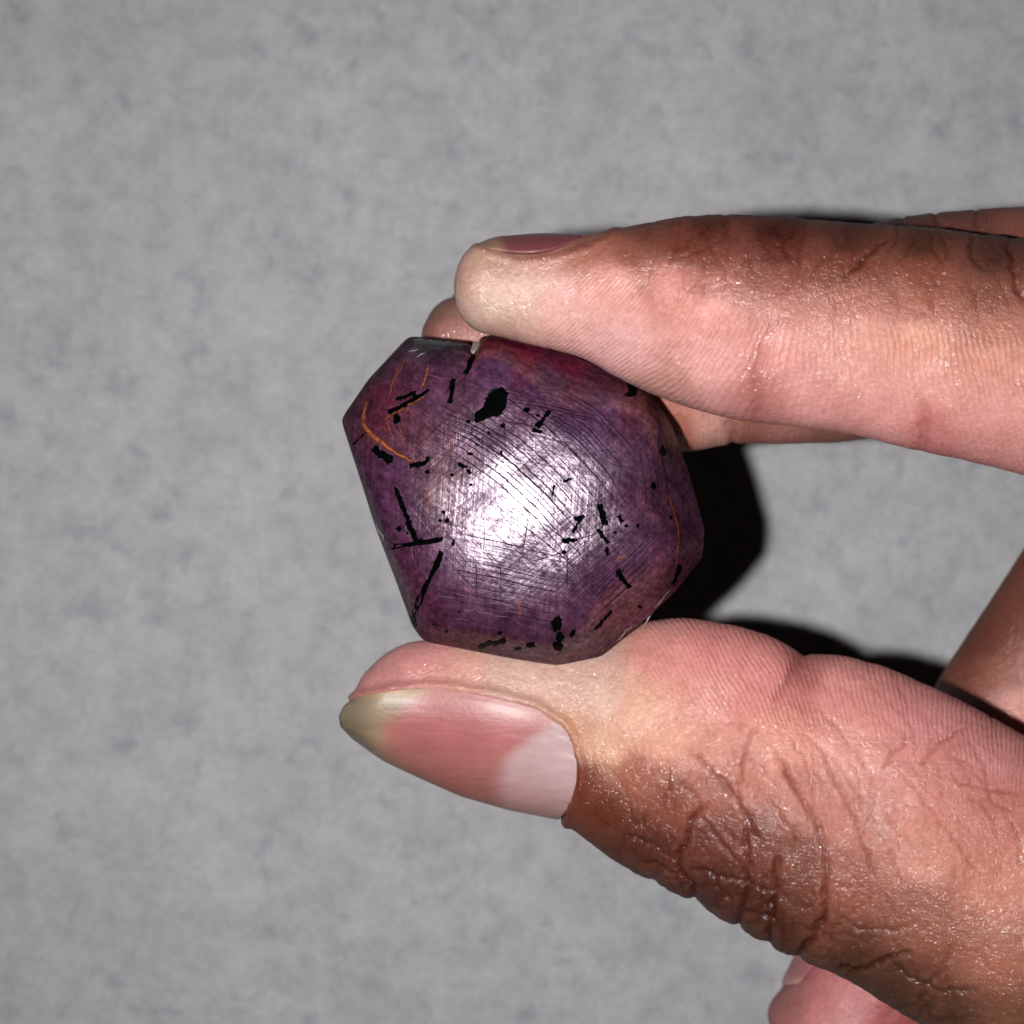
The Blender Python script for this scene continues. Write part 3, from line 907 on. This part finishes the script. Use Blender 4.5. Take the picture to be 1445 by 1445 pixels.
bm_ = np.clip(1.2 - (colr[:, 1] - 0.10) / 0.16, 0.0, 1.0)[:, None] * 0.05
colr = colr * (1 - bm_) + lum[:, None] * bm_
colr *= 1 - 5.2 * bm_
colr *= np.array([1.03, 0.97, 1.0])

# --- creases and folds, in real depth
def seg_dist(x, y, pts):
    best = np.full(x.shape, 1e9); prm = np.zeros(x.shape)
    pts = np.asarray(pts, float); m = len(pts) - 1
    for i in range(m):
        a, b = pts[i], pts[i + 1]; ab = b - a; L2 = (ab ** 2).sum()
        t = np.clip(((x - a[0]) * ab[0] + (y - a[1]) * ab[1]) / L2, 0, 1)
        d = np.hypot(x - a[0] - t * ab[0], y - a[1] - t * ab[1])
        mk = d < best; best[mk] = d[mk]; prm[mk] = (i + t[mk]) / m
    return best, prm


def vnoise(x, y, s, seed=0):
    """smooth value noise on a lattice, numpy"""
    r = np.random.default_rng(seed); G = r.uniform(-1, 1, (128, 128))
    u = x / s; w_ = y / s
    i = np.floor(u).astype(int); j = np.floor(w_).astype(int)
    fu = u - i; fv = w_ - j; fu = fu * fu * (3 - 2 * fu); fv = fv * fv * (3 - 2 * fv)
    g = lambda a, b: G[a % 128, b % 128]
    return (g(i, j) * (1 - fu) + g(i + 1, j) * fu) * (1 - fv) + (g(i, j + 1) * (1 - fu) + g(i + 1, j + 1) * fu) * fv


# (finger, polyline, half width px, depth mm, redness/darkening)
CR = [('thumb', [(970, 1055), (1010, 1091), (1041, 1127), (1059, 1162), (1068, 1189)], 4.0, .24, .55),
      ('thumb', [(1068, 1015), (1054, 1051), (1043, 1082), (1043, 1122)], 3.6, .17, .4),
      ('thumb', [(1095, 1055), (1121, 1109), (1148, 1154), (1162, 1189), (1166, 1234), (1164, 1274)], 3.8, .26, .5),
      ('thumb', [(1153, 1046), (1179, 1100), (1206, 1154), (1224, 1207), (1233, 1238)], 3.4, .17, .4),
      ('thumb', [(996, 1140), (974, 1158), (965, 1189), (956, 1220), (979, 1250), (977, 1280)], 5.0, .38, .6),
      ('thumb', [(987, 1153), (1019, 1189), (1050, 1229)], 3.6, .2, .4),
      ('thumb', [(1056, 1155), (1052, 1207), (1055, 1250), (1046, 1290), (1040, 1316)], 5.0, .36, .55),
      ('thumb', [(1096, 1205), (1094, 1240), (1088, 1287), (1084, 1340)], 5.0, .34, .55),
      ('thumb', [(979, 1225), (1014, 1234), (1050, 1247), (1095, 1262)], 3.8, .2, .4),
      ('thumb', [(1166, 1250), (1160, 1296), (1142, 1330), (1122, 1358)], 6.0, .42, .6),
      ('thumb', [(1175, 1368), (1220, 1366), (1255, 1350), (1290, 1340)], 3.4, .30, .75),
      ('thumb', [(1273, 1091), (1313, 1145), (1358, 1198), (1389, 1243)], 2.8, .09, .25),
      ('thumb', [(1068, 1113), (1104, 1145), (1121, 1175), (1126, 1210)], 3.2, .17, .35),
      ('thumb', [(1233, 1171), (1252, 1195), (1264, 1220), (1272, 1260)], 2.8, .10, .25),
      ('thumb', [(1137, 905), (1130, 930), (1112, 962), (1086, 997)], 9.0, .22, .25),
      ('thumb', [(1282, 1037), (1262, 1060), (1242, 1087)], 3.4, .12, .3),
      ('thumb', [(1370, 1020), (1330, 1045), (1295, 1082)], 3.6, .14, .35),
      ('thumb', [(945, 1075), (945, 1110), (925, 1140)], 3.0, .12, .25),
      ('thumb', [(880, 1175), (920, 1190), (958, 1215)], 3.4, .16, .3),
      ('thumb', [(905, 1215), (950, 1232), (975, 1270)], 3.8, .2, .3),
      ('thumb', [(1004, 1228), (1010, 1250), (1040, 1275)], 3.4, .18, .35),
      ('thumb', [(1098, 1300), (1060, 1290), (1045, 1285)], 3.4, .2, .35),
      ('thumb', [(1180, 1290), (1210, 1310), (1250, 1315), (1290, 1300)], 3.4, .12, .25),
      ('thumb', [(1320, 1445), (1300, 1410), (1330, 1370), (1345, 1330)], 3.6, .16, .3),
      ('thumb', [(1250, 1350), (1290, 1385), (1330, 1400), (1380, 1395)], 3.4, .14, .3),
      ('thumb', [(1120, 1040), (1140, 1090), (1150, 1120)], 2.6, .1, .25),
      ('thumb', [(820, 1020), (840, 1080), (822, 1150)], 3.0, .05, .15),
      ('thumb', [(1390, 1090), (1400, 1130), (1430, 1150)], 3.0, .1, .25),
      ('thumb', [(1345, 1100), (1380, 1110), (1440, 1120)], 3.0, .1, .3),
      ('index', [(1255, 334), (1225, 361), (1187, 395)], 3.6, .2, .55),
      ('index', [(1421, 335), (1432, 391), (1443, 428)], 4.0, .24, .65),
      ('index', [(1370, 330), (1372, 362), (1385, 385)], 3.4, .14, .4),
      ('index', [(1164, 361), (1141, 398)], 3.4, .14, .3),
      ('index', [(1085, 470), (1066, 520), (1070, 564), (1066, 598)], 10.0, .20, .22),
      ('index', [(1290, 550), (1304, 580), (1307, 610), (1303, 640)], 9.0, .18, .2),
      ('index', [(1202, 421), (1204, 470), (1202, 511)], 2.4, .08, .2),
      ('index', [(990, 326), (1010, 357)], 3.4, .12, .3),
      ('index', [(1310, 322), (1316, 350), (1330, 372)], 3.2, .12, .3),
      ('index', [(1095, 452), (1082, 480)], 3.0, .1, .3),
      ('index', [(1148, 320), (1130, 350), (1128, 372)], 3.0, .1, .2),
      ('middle', [(1028, 590), (1034, 612), (1030, 634)], 6.0, .2, .25),
      ('middle', [(1320, 290), (1324, 318)], 4.0, .2, .2), ('middle', [(1375, 288), (1378, 320)], 4.0, .18, .2), ('middle', [(1268, 300), (1272, 320)], 4.0, .18, .2),
      ('ring', [(1245, 1440), (1262, 1425), (1275, 1400)], 3.5, .15, .5)]
disp = np.zeros(len(v))
front = np.clip(N[:, 2] * 4 + 1.6, 0, 1)
dark = np.zeros(len(v))
for nm, pts, hw, dep, dk in CR:
    pa = np.array(pts, float)
    kf = names.index(nm)
    m_ = (fid == kf) & (px > pa[:, 0].min() - 40) & (px < pa[:, 0].max() + 40) & (py > pa[:, 1].min() - 40) & (py < pa[:, 1].max() + 40)
    if not m_.any(): continue
    wx = px[m_] + 4 * vnoise(px[m_], py[m_], 14, 3) + 2 * vnoise(px[m_], py[m_], 6, 5); wy = py[m_] + 4 * vnoise(px[m_], py[m_], 14, 4)
    d_, pr = seg_dist(wx, wy, pa)
    env = np.clip(np.sin(np.clip(pr, 0, 1) * math.pi) * 2.2 + 0.15, 0, 1) * front[m_]
    disp[m_] -= dep * 0.9 * env * np.exp(-(d_ / (hw * 0.75)) ** 2)
    disp[m_] += dep * 0.14 * env * np.exp(-((d_ - hw * 2.3) / (hw * 1.3)) ** 2)
    dark[m_] = np.maximum(dark[m_], dk * env * np.exp(-(d_ / (hw * 0.9)) ** 2))

# hair-thin skin lines across the digits
for it_ in range(330):
    th_ = rng.random() < 0.62
    kn_ = it_ >= 190
    if kn_:
        f_ = rng.random(); x0 = 900 + f_ * 330 + rng.normal(0, 22); y0 = 1195 + f_ * 150 + rng.normal(-20, 38); a_ = math.radians(rng.choice([80, 20, -30, 120, 60]) + rng.normal(0, 14)); nm = 'thumb'
    elif th_:
        x0, y0 = rng.uniform(860, 1440), rng.uniform(960, 1400); a_ = math.radians(rng.normal(62, 16)); nm = 'thumb'
    else:
        x0, y0 = rng.uniform(900, 1440), rng.uniform(315, 440); a_ = math.radians(rng.choice([128, 100, 70]) + rng.normal(0, 14)); nm = 'index'
    L_ = rng.uniform(10, 26) if kn_ else rng.uniform(18, 60)
    pts = [(x0 - math.cos(a_ - .15) * L_, y0 - math.sin(a_ - .15) * L_), (x0, y0), (x0 + math.cos(a_ + .15) * L_, y0 + math.sin(a_ + .15) * L_)]
    pa = np.array(pts)
    m_ = (fid == names.index(nm)) & (px > pa[:, 0].min() - 10) & (px < pa[:, 0].max() + 10) & (py > pa[:, 1].min() - 10) & (py < pa[:, 1].max() + 10)
    if not m_.any(): continue
    wx = px[m_] + 3 * vnoise(px[m_], py[m_], 11, 3); wy = py[m_] + 3 * vnoise(px[m_], py[m_], 11, 4)
    d_, pr = seg_dist(wx, wy, pa)
    env = np.sin(pr * math.pi) * front[m_]
    dp_ = rng.uniform(0.035, 0.09) if kn_ else rng.uniform(0.03, 0.085)
    disp[m_] -= dp_ * env * np.exp(-(d_ / 2.4) ** 2)
    dark[m_] = np.maximum(dark[m_], dp_ * 3.5 * env * np.exp(-(d_ / 2.2) ** 2))

# knuckle-skin: lumpy folded skin on the thumb's back and the index's back
thm = (fid == names.index('thumb')); idm = (fid == names.index('index'))
kn = np.zeros(len(v))
kn[thm] = np.clip(1 - seg_dist(px[thm], py[thm], [(880, 1200), (980, 1250), (1110, 1310), (1200, 1370), (1330, 1440), (1500, 1530)])[0] / 95, 0, 1)
kn[idm] = 0.55 * np.clip(1 - np.abs(py[idm] - 320) / 85, 0, 1) * np.clip((px[idm] - 880) / 80, 0, 1)
lump = np.abs(vnoise(px + 12 * vnoise(px, py, 30, 9), py, 17, 21)) ** 0.7
lump2 = np.abs(vnoise(px + 0.5 * py, py - 0.3 * px, 9, 22))
disp += kn * (0.085 * (lump - 0.45) + 0.06 * (lump2 - 0.4))
disp += (0.05 * vnoise(px, py, 26, 31) + 0.02 * vnoise(px, py, 8, 32)) * front
# scalloped lower outline of the thumb knuckle
sc_ = np.zeros(len(v))
for cx_, cy_ in [(978, 1276), (1040, 1312), (1080, 1332), (1124, 1356), (920, 1245)]:
    sc_ += np.exp(-(((px - cx_) ** 2 + (py - cy_) ** 2) / 11 ** 2)) * 0.22
disp -= sc_ * thm
# nail folds: the skin stands a little proud along the thumb nail's edge
UPE = [(500, 985), (560, 971), (605, 968), (640, 970), (700, 980), (755, 994), (797, 1020), (812, 1042), (822, 1080), (820, 1115), (802, 1160)]
m_ = thm & (px < 860) & (v[:, 2] > CAM_H - DT)
d_, _ = seg_dist(px[m_], py[m_], UPE)
disp[m_] += 0.46 * np.exp(-(d_ / 7.5) ** 2)
dark[m_] = np.maximum(dark[m_], 0.25 * np.exp(-(d_ / 4) ** 2))
# under the nails the skin is sunk
from_poly = [(505, 990), (560, 978), (640, 978), (700, 988), (755, 1003), (795, 1030), (808, 1080), (800, 1150), (790, 1165), (600, 1130), (470, 1060)]


def inside(x, y, poly):
    c = np.zeros(x.shape, bool); n = len(poly)
    for i in range(n):
        x1, y1 = poly[i]; x2, y2 = poly[(i + 1) % n]
        if y1 == y2: continue
        t = ((y1 > y) != (y2 > y)) & (x < (x2 - x1) * (y - y1) / (y2 - y1) + x1)
        c ^= t
    return c


ins = inside(px, py, from_poly)
dpoly, _ = seg_dist(px, py, from_poly + from_poly[:1])
disp -= 0.40 * thm * ins * np.clip(dpoly / 9, 0, 1)
IFO = [(672, 350), (690, 357), (735, 370), (785, 364), (835, 348), (868, 328)]
mi = idm & (px < 900)
d_, _ = seg_dist(px[mi], py[mi], IFO)
disp[mi] += 0.22 * np.exp(-(d_ / 7.0) ** 2)
dark[mi] = np.maximum(dark[mi], 0.35 * np.exp(-((d_ - 1) / 3.5) ** 2))
v = v + N * disp[:, None]
me2.vertices.foreach_set('co', (v * MM).ravel())
me2.update()
redd = np.array([0.62, 0.42, 0.38])
colr[:, 1:] *= (1 + (fid == 0) * np.clip(1 - bm_[:, 0] * 40, 0, 1) * 0.07)[:, None]
dark = np.clip(dark * 1.7, 0, 0.95)  # creases are reddened and their shade is painted into the skin colour
colr = colr * (1 - dark[:, None] * (1 - redd[None] * 0.9))
# shade painted into the skin colour: fold hollows darker, lump tops lighter
colr *= (1 - 0.38 * kn * np.clip(1 - lump / 0.32, 0, 1))[:, None] * (1 + 0.10 * kn * np.clip(lump - .5, 0, 1))[:, None]

# fingerprint ridge field
phase = np.zeros(len(v)); amt = np.zeros(len(v))
mx_ = np.interp(px, [640, 760, 880, 1000, 1120, 1250, 1445], [1.5, 1.35, 1.05, 0.65, 0.15, -0.12, -0.25])
ph_i = px + mx_ * (py - 470) + 6 * vnoise(px, py, 60, 41)
gx_ = 1 + 0.0
phase[idm] = ph_i[idm] * 2 * math.pi / 8.6
lower = np.clip((py - np.interp(px, [700, 900, 1100, 1300, 1445], [375, 385, 440, 455, 470])) / 50, 0, 1) * np.clip((px - 740) / 70, 0, 1)
amt[idm] = lower[idm]
pale = np.exp(-(((px - 1160) / 90) ** 2)) * 0.6
amt[idm] *= (1 - pale[idm])
ph_t = px - 0.55 * (py - 930) + 0.0015 * (px - 1000) * (py - 930) + 6 * vnoise(px, py, 60, 42)
phase[thm] = ph_t[thm] * 2 * math.pi / 8.0
upl = np.interp(px, [850, 960, 1080, 1200, 1300, 1445], [900, 990, 1010, 1010, 1040, 1110])
amt[thm] = (np.clip((upl - py) / 50 + 0.4, 0, 1) * np.clip((px - 880) / 50, 0, 1))[thm]
mdm = (fid == names.index('middle'))
phase[mdm] = px[mdm] * 2 * math.pi / 8; amt[mdm] = 0.3
coarse = 0.45 + 0.9 * kn
brown = np.clip(1.2 - (colr[:, 1] - 0.10) / 0.16, 0.0, 1.0)
coarse = np.clip(0.35 + 0.8 * brown, 0, 1.3)

hand = bpy.data.objects.new('hand', me2); me2.name = 'hand'
COL.objects.link(hand)
me2.materials.clear(); me2.materials.append(skin_material())
me2.polygons.foreach_set('use_smooth', [True] * len(me2.polygons))
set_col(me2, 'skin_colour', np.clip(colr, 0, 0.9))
set_float(me2, 'ridge_phase', phase); set_float(me2, 'ridge_amount', amt); set_float(me2, 'coarse', coarse)
hand['label'] = 'brown skinned hand with pink fingertips pinching the purple stone from the right'
hand['category'] = 'hand'
print('hand verts', len(me2.vertices), 'faces', len(me2.polygons))

# ------------------------------------------------------------------ fingernails
nail_m = nail_material()


def grid_nail(pts, cols, thick=0.35, label=None):
    """pts: (n, m, 3) outer surface; closed plate"""
    n, m = pts.shape[:2]
    du = np.gradient(pts, axis=0); dv = np.gradient(pts, axis=1)
    nr = np.cross(du, dv); nr /= np.linalg.norm(nr, axis=-1, keepdims=True) + 1e-9
    c = pts.mean((0, 1))
    if ((pts - c) * nr).sum() < 0: nr = -nr
    inner = pts - nr * thick
    V = np.vstack([pts.reshape(-1, 3), inner.reshape(-1, 3)])
    o = n * m
    F = []
    for i in range(n - 1):
        for j in range(m - 1):
            a = i * m + j
            F.append((a, a + 1, a + m + 1, a + m)); F.append((o + a, o + a + m, o + a + m + 1, o + a + 1))
    rim = [j for j in range(m)] + [i * m + m - 1 for i in range(1, n)] + [(n - 1) * m + j for j in range(m - 2, -1, -1)] + [i * m for i in range(n - 2, 0, -1)]
    for a, b in zip(rim, rim[1:] + rim[:1]): F.append((a, o + a, o + b, b))
    ob = mesh_obj('fingernail', V, F, nail_m, hand)
    bm = bmesh.new(); bm.from_mesh(ob.data); bmesh.ops.recalc_face_normals(bm, faces=bm.faces); bm.to_mesh(ob.data); bm.free()
    set_col(ob.data, 'nail_colour', np.vstack([cols.reshape(-1, 3)] * 2) * 0.84)
    if label: ob['label'] = label
    return ob


def curve(pts, n):
    q = dens(pts, n, closed=False)
    for _ in range(int(n / 9)): q[1:-1] = (q[:-2] + 2 * q[1:-1] + q[2:]) / 4
    return q


NS, NTH = 110, 70
TH0 = math.radians(66)
U = curve([(500, 984), (560, 973), (605, 970), (640, 973), (700, 983), (755, 998), (784, 1014)], NS)
Lw = curve([(497, 1043), (540, 1074), (600, 1102), (650, 1124), (720, 1144), (788, 1157)], NS)
tipc = curve([(500, 984), (485, 996), (478, 1010), (480, 1025), (497, 1043)], NTH)
pro = curve([(784, 1014), (802, 1036), (813, 1068), (813, 1105), (803, 1140), (788, 1157)], NTH)
thg = np.linspace(TH0, math.pi, NTH)
av = (math.cos(TH0) - np.cos(thg)) / (math.cos(TH0) + 1)
sv = np.linspace(0, 1, NS)
tc = np.stack([np.interp(av, np.linspace(0, 1, NTH), tipc[:, k]) for k in (0, 1)], 1)
pc_ = np.stack([np.interp(av, np.linspace(0, 1, NTH), pro[:, k]) for k in (0, 1)], 1)
S_, A_ = sv[:, None, None], av[None, :, None]
coons = (1 - A_) * U[:, None] + A_ * Lw[:, None] + (1 - S_) * tc[None] + S_ * pc_[None] \
    - ((1 - S_) * (1 - A_) * U[0] + (1 - S_) * A_ * Lw[0] + S_ * (1 - A_) * U[-1] + S_ * A_ * Lw[-1])
nc0 = 14                                   # first station after the rounded tip
TC, TW, TN, TK = thumb.C[nc0:], thumb.w[nc0:], thumb.N[nc0:], thumb.k[nc0:]
axd = TC[6] - TC[0]; axd /= np.linalg.norm(axd)
ext_l = np.arange(14, 0, -1)[:, None] * 0.6
TC = np.vstack([TC[0] - axd * ext_l, TC]); TW = np.concatenate([np.linspace(TW[0] * .93, TW[0], 14), TW])
TN = np.vstack([np.tile(TN[0], (14, 1)), TN]); TK = np.concatenate([np.full(14, TK[0]), TK])
TX = np.stack([TN[:, 1], -TN[:, 0]], 1)     # axial direction in the plane


def thumb_z(p, wl=None):
    q = p[..., None, :2] - TC[:, :2]
    ax_ = np.abs((q * TX).sum(-1)); k_ = ax_.argmin(-1)
    lat = ((p[..., :2] - TC[k_][..., :2]) * TN[k_][..., :2]).sum(-1)
    w_ = TW[k_] + 0.20
    wl = np.abs(lat[:, -1:])
    t_ = np.where(lat < 0, np.clip(lat / wl, -1, 0), np.clip(lat / w_, 0, 1))
    return TC[k_][..., 2] + w_ * TK[k_] * np.sqrt(1 - t_ ** 2)


dd = np.full(coons.shape[:2], DT)
for _ in range(4):
    zz = thumb_z(P(coons[..., 0], coons[..., 1], dd)) + 0.12
    for _k in range(40):
        zz[1:-1] = (zz[:-2] + 2 * zz[1:-1] + zz[2:]) / 4
    dd = CAM_H - zz
tipdrop = 0.9 * np.clip(1 - sv / 0.16, 0, 1)[:, None] ** 2
dd = dd + tipdrop
pts = P(coons[..., 0], coons[..., 1], dd)
ext = []
last = pts[:, -1]
inward = (U - Lw); inward = np.stack([inward[:, 0], -inward[:, 1]], 1); inward /= np.linalg.norm(inward, axis=1)[:, None]
for q in range(1, 9):
    a = q * math.radians(7)
    rl = np.clip(sv / 0.2, 0, 1) * np.minimum(5.0, 0.7 * np.linalg.norm(pts[:, 0, :2] - last[:, :2], axis=1))
    rl = rl[:, None]
    e_ = last.copy(); e_[:, 2] -= (rl * math.sin(a))[:, 0]
    e_[:, :2] += inward * rl * (1 - math.cos(a))
    ext.append(e_)
pts = np.concatenate([pts, np.stack(ext, 1)], 1)
nx, ny = unP(pts)
NC = [(485, 1010, 128, 117, 98), (510, 992, 154, 134, 108), (545, 982, 186, 158, 122), (575, 977, 202, 170, 134), (610, 972, 208, 166, 134), (510, 1030, 134, 114, 92), (540, 1020, 170, 128, 104), (545, 1060, 146, 112, 88),
      (575, 1000, 204, 132, 122), (560, 1035, 188, 106, 108), (620, 1010, 198, 108, 112), (620, 1040, 196, 104, 108), (700, 1030, 194, 98, 106), (740, 1032, 194, 96, 106), (765, 1025, 206, 130, 132), (660, 1070, 202, 118, 110),
      (600, 1065, 178, 112, 96), (580, 1080, 158, 110, 86), (640, 1100, 164, 106, 88), (700, 1120, 172, 110, 96), (640, 985, 206, 140, 136), (700, 995, 212, 156, 154), (755, 1008, 216, 170, 164), (785, 1032, 214, 184, 186),
      (790, 1080, 210, 176, 180), (760, 1070, 206, 166, 170), (735, 1095, 204, 160, 160), (720, 1060, 200, 108, 110), (700, 1085, 200, 116, 114), (795, 1120, 206, 166, 168), (755, 1135, 188, 144, 138), (720, 1110, 196, 140, 134)]
def sstep(x, a, b):
    t_ = np.clip((x - a) / (b - a), 0, 1); return t_ * t_ * (3 - 2 * t_)


af = np.concatenate([av, np.ones(8)])[None, :] * np.ones((NS, 1))
jit = 5 * vnoise(nx, ny, 22, 51)
bed = lin((186, 111, 110)) * np.ones(nx.shape + (3,))
mixc = lambda base, f, c: base * (1 - f[..., None]) + lin(c) * f[..., None]
nc = mixc(bed, sstep(af, .35, .95) * 0.75, (164, 110, 98))                     # far side of the bed
nc = mixc(nc, (1 - sstep(af, .02, .24)) * 0.75, (202, 142, 134))               # near rim
xb = np.interp(ny, [965, 1000, 1030, 1060, 1090], [608, 568, 540, 545, 570]) + jit
nc = mixc(nc, 1 - sstep(nx, xb - 24, xb + 20), (164, 140, 112))                # free edge
nc = mixc(nc, (1 - sstep(nx, 486, 550)) * 0.9, (124, 114, 96))
nc = mixc(nc, (1 - sstep(nx, 560, 620)) * (1 - sstep(ny, 972, 990)), (204, 172, 134))
xl = np.interp(ny, [1000, 1025, 1045, 1070, 1100, 1145], [800, 768, 742, 712, 698, 704]) + jit * .5
lun = sstep(nx, xl - 16, xl + 24)
nc = mixc(nc, lun * (1 - 0.55 * sstep(af, .6, 1.0)), (206, 172, 172))
str_ = vnoise((nx * .26 + ny * .97), (nx * .97 - ny * .26) * .06, 5, 61) * 0.05 + vnoise(nx, ny, 30, 62) * 0.05
nc = nc * (1 + str_[..., None] * np.array([0.6, 1.3, 1.2]))

grid_nail(pts, nc * 0.97, 0.4, 'broad pink thumbnail with a pale half moon and yellowish free edge')


def fing_nail(fg, s0, s1, t0, t1, over, lift, cols, label=None, d_tip=0.0, flat=None):
    """nail on a swept digit: stations s0..s1 (s0 towards the tip), angles t0..t1 in degrees about the digit"""
    ns, nt = 60, 36
    C0, Wd, Nn, Kk = fg.C, fg.w, fg.N, fg.k
    axis = C0[s0 + 4] - C0[s0]; axis /= np.linalg.norm(axis)
    pts = np.zeros((ns, nt, 3)); tt = np.radians(np.linspace(t0, t1, nt))
    x = (np.linspace(-1, 1, nt))
    sidx = np.arange(len(C0)); dist = np.concatenate([[0], np.cumsum(np.linalg.norm(np.diff(C0, axis=0), axis=1))])
    D0, D1 = dist[s0], dist[s1]
    tmid, thalf = math.radians((t0 + t1) / 2), math.radians((t1 - t0) / 2)
    for i in range(ns):
        f = i / (ns - 1)
        base = (D0 - over) + f * (D1 - D0 + over)
        wd = (1 - 0.25 * (1 - f) ** 3) * (1 - 0.80 * f ** 3)
        tt = tmid + thalf * wd * x
        for j in range(nt):
            loc = base + (1 - f) * (1.1 * x[j] ** 2) - f * 1.6 * x[j] ** 2
            l2 = max(loc, D0)
            c = np.array([np.interp(l2, dist, C0[:, k]) for k in range(3)]) + axis * min(0, loc - D0)
            w = np.interp(l2, dist, Wd); k = np.interp(l2, dist, Kk); n = np.array([np.interp(l2, dist, Nn[:, q]) for q in range(3)])
            w2 = (w if flat is None else w * (1 - flat) + np.interp(D1, dist, Wd) * flat) + lift * (1 - 1.7 * f ** 4) - 0.85 * (max(0, D0 - loc) / 2.2) ** 1.6
            p = c + n * w2 * math.cos(tt[j]); p[2] += w2 * k * math.sin(tt[j])
            pts[i, j] = p
    ff_ = np.linspace(0, 1, ns)
    cc = np.stack([np.interp(ff_, [q[0] for q in cols], [lin(q[1:4])[k] for q in cols]) for k in range(3)], 1)
    return grid_nail(pts, np.repeat(cc[:, None], nt, 1), 0.3, label)


def sidx(fg, x, use=0):
    ax_, _ = unP(fg.C)
    return int(np.argmin(np.abs(ax_ - x)))


fing_nail(index, sidx(index, 706), sidx(index, 862), -68, 60, 2.2, 0.42,
          [(0, 160, 130, 104), (0.10, 172, 130, 112), (0.2, 140, 82, 86), (0.7, 136, 76, 80), (1, 160, 104, 100)], 'index fingernail seen edge on along the top')
fing_nail(middle, sidx(middle, 655), sidx(middle, 790), -60, 60, 1.0, 0.35,
          [(0, 150, 122, 90), (0.15, 160, 126, 100), (0.3, 160, 100, 98), (1, 170, 118, 116)])
rs0 = int(np.argmin(np.abs(unP(ring.C)[1] - 1420))); rs1 = int(np.argmin(np.abs(unP(ring.C)[1] - 1290)))
fing_nail(ring, rs0, rs1, -55, 34, 0.8, 0.28,
          [(0, 205, 160, 145), (0.06, 200, 150, 138), (0.12, 186, 118, 120), (1, 186, 118, 118)])
ps0 = 16; ps1 = 30
fing_nail(pinky, ps0, ps1, -50, 50, 1.2, 0.35, [(0, 178, 148, 128), (0.3, 176, 108, 116), (1, 180, 118, 120)])
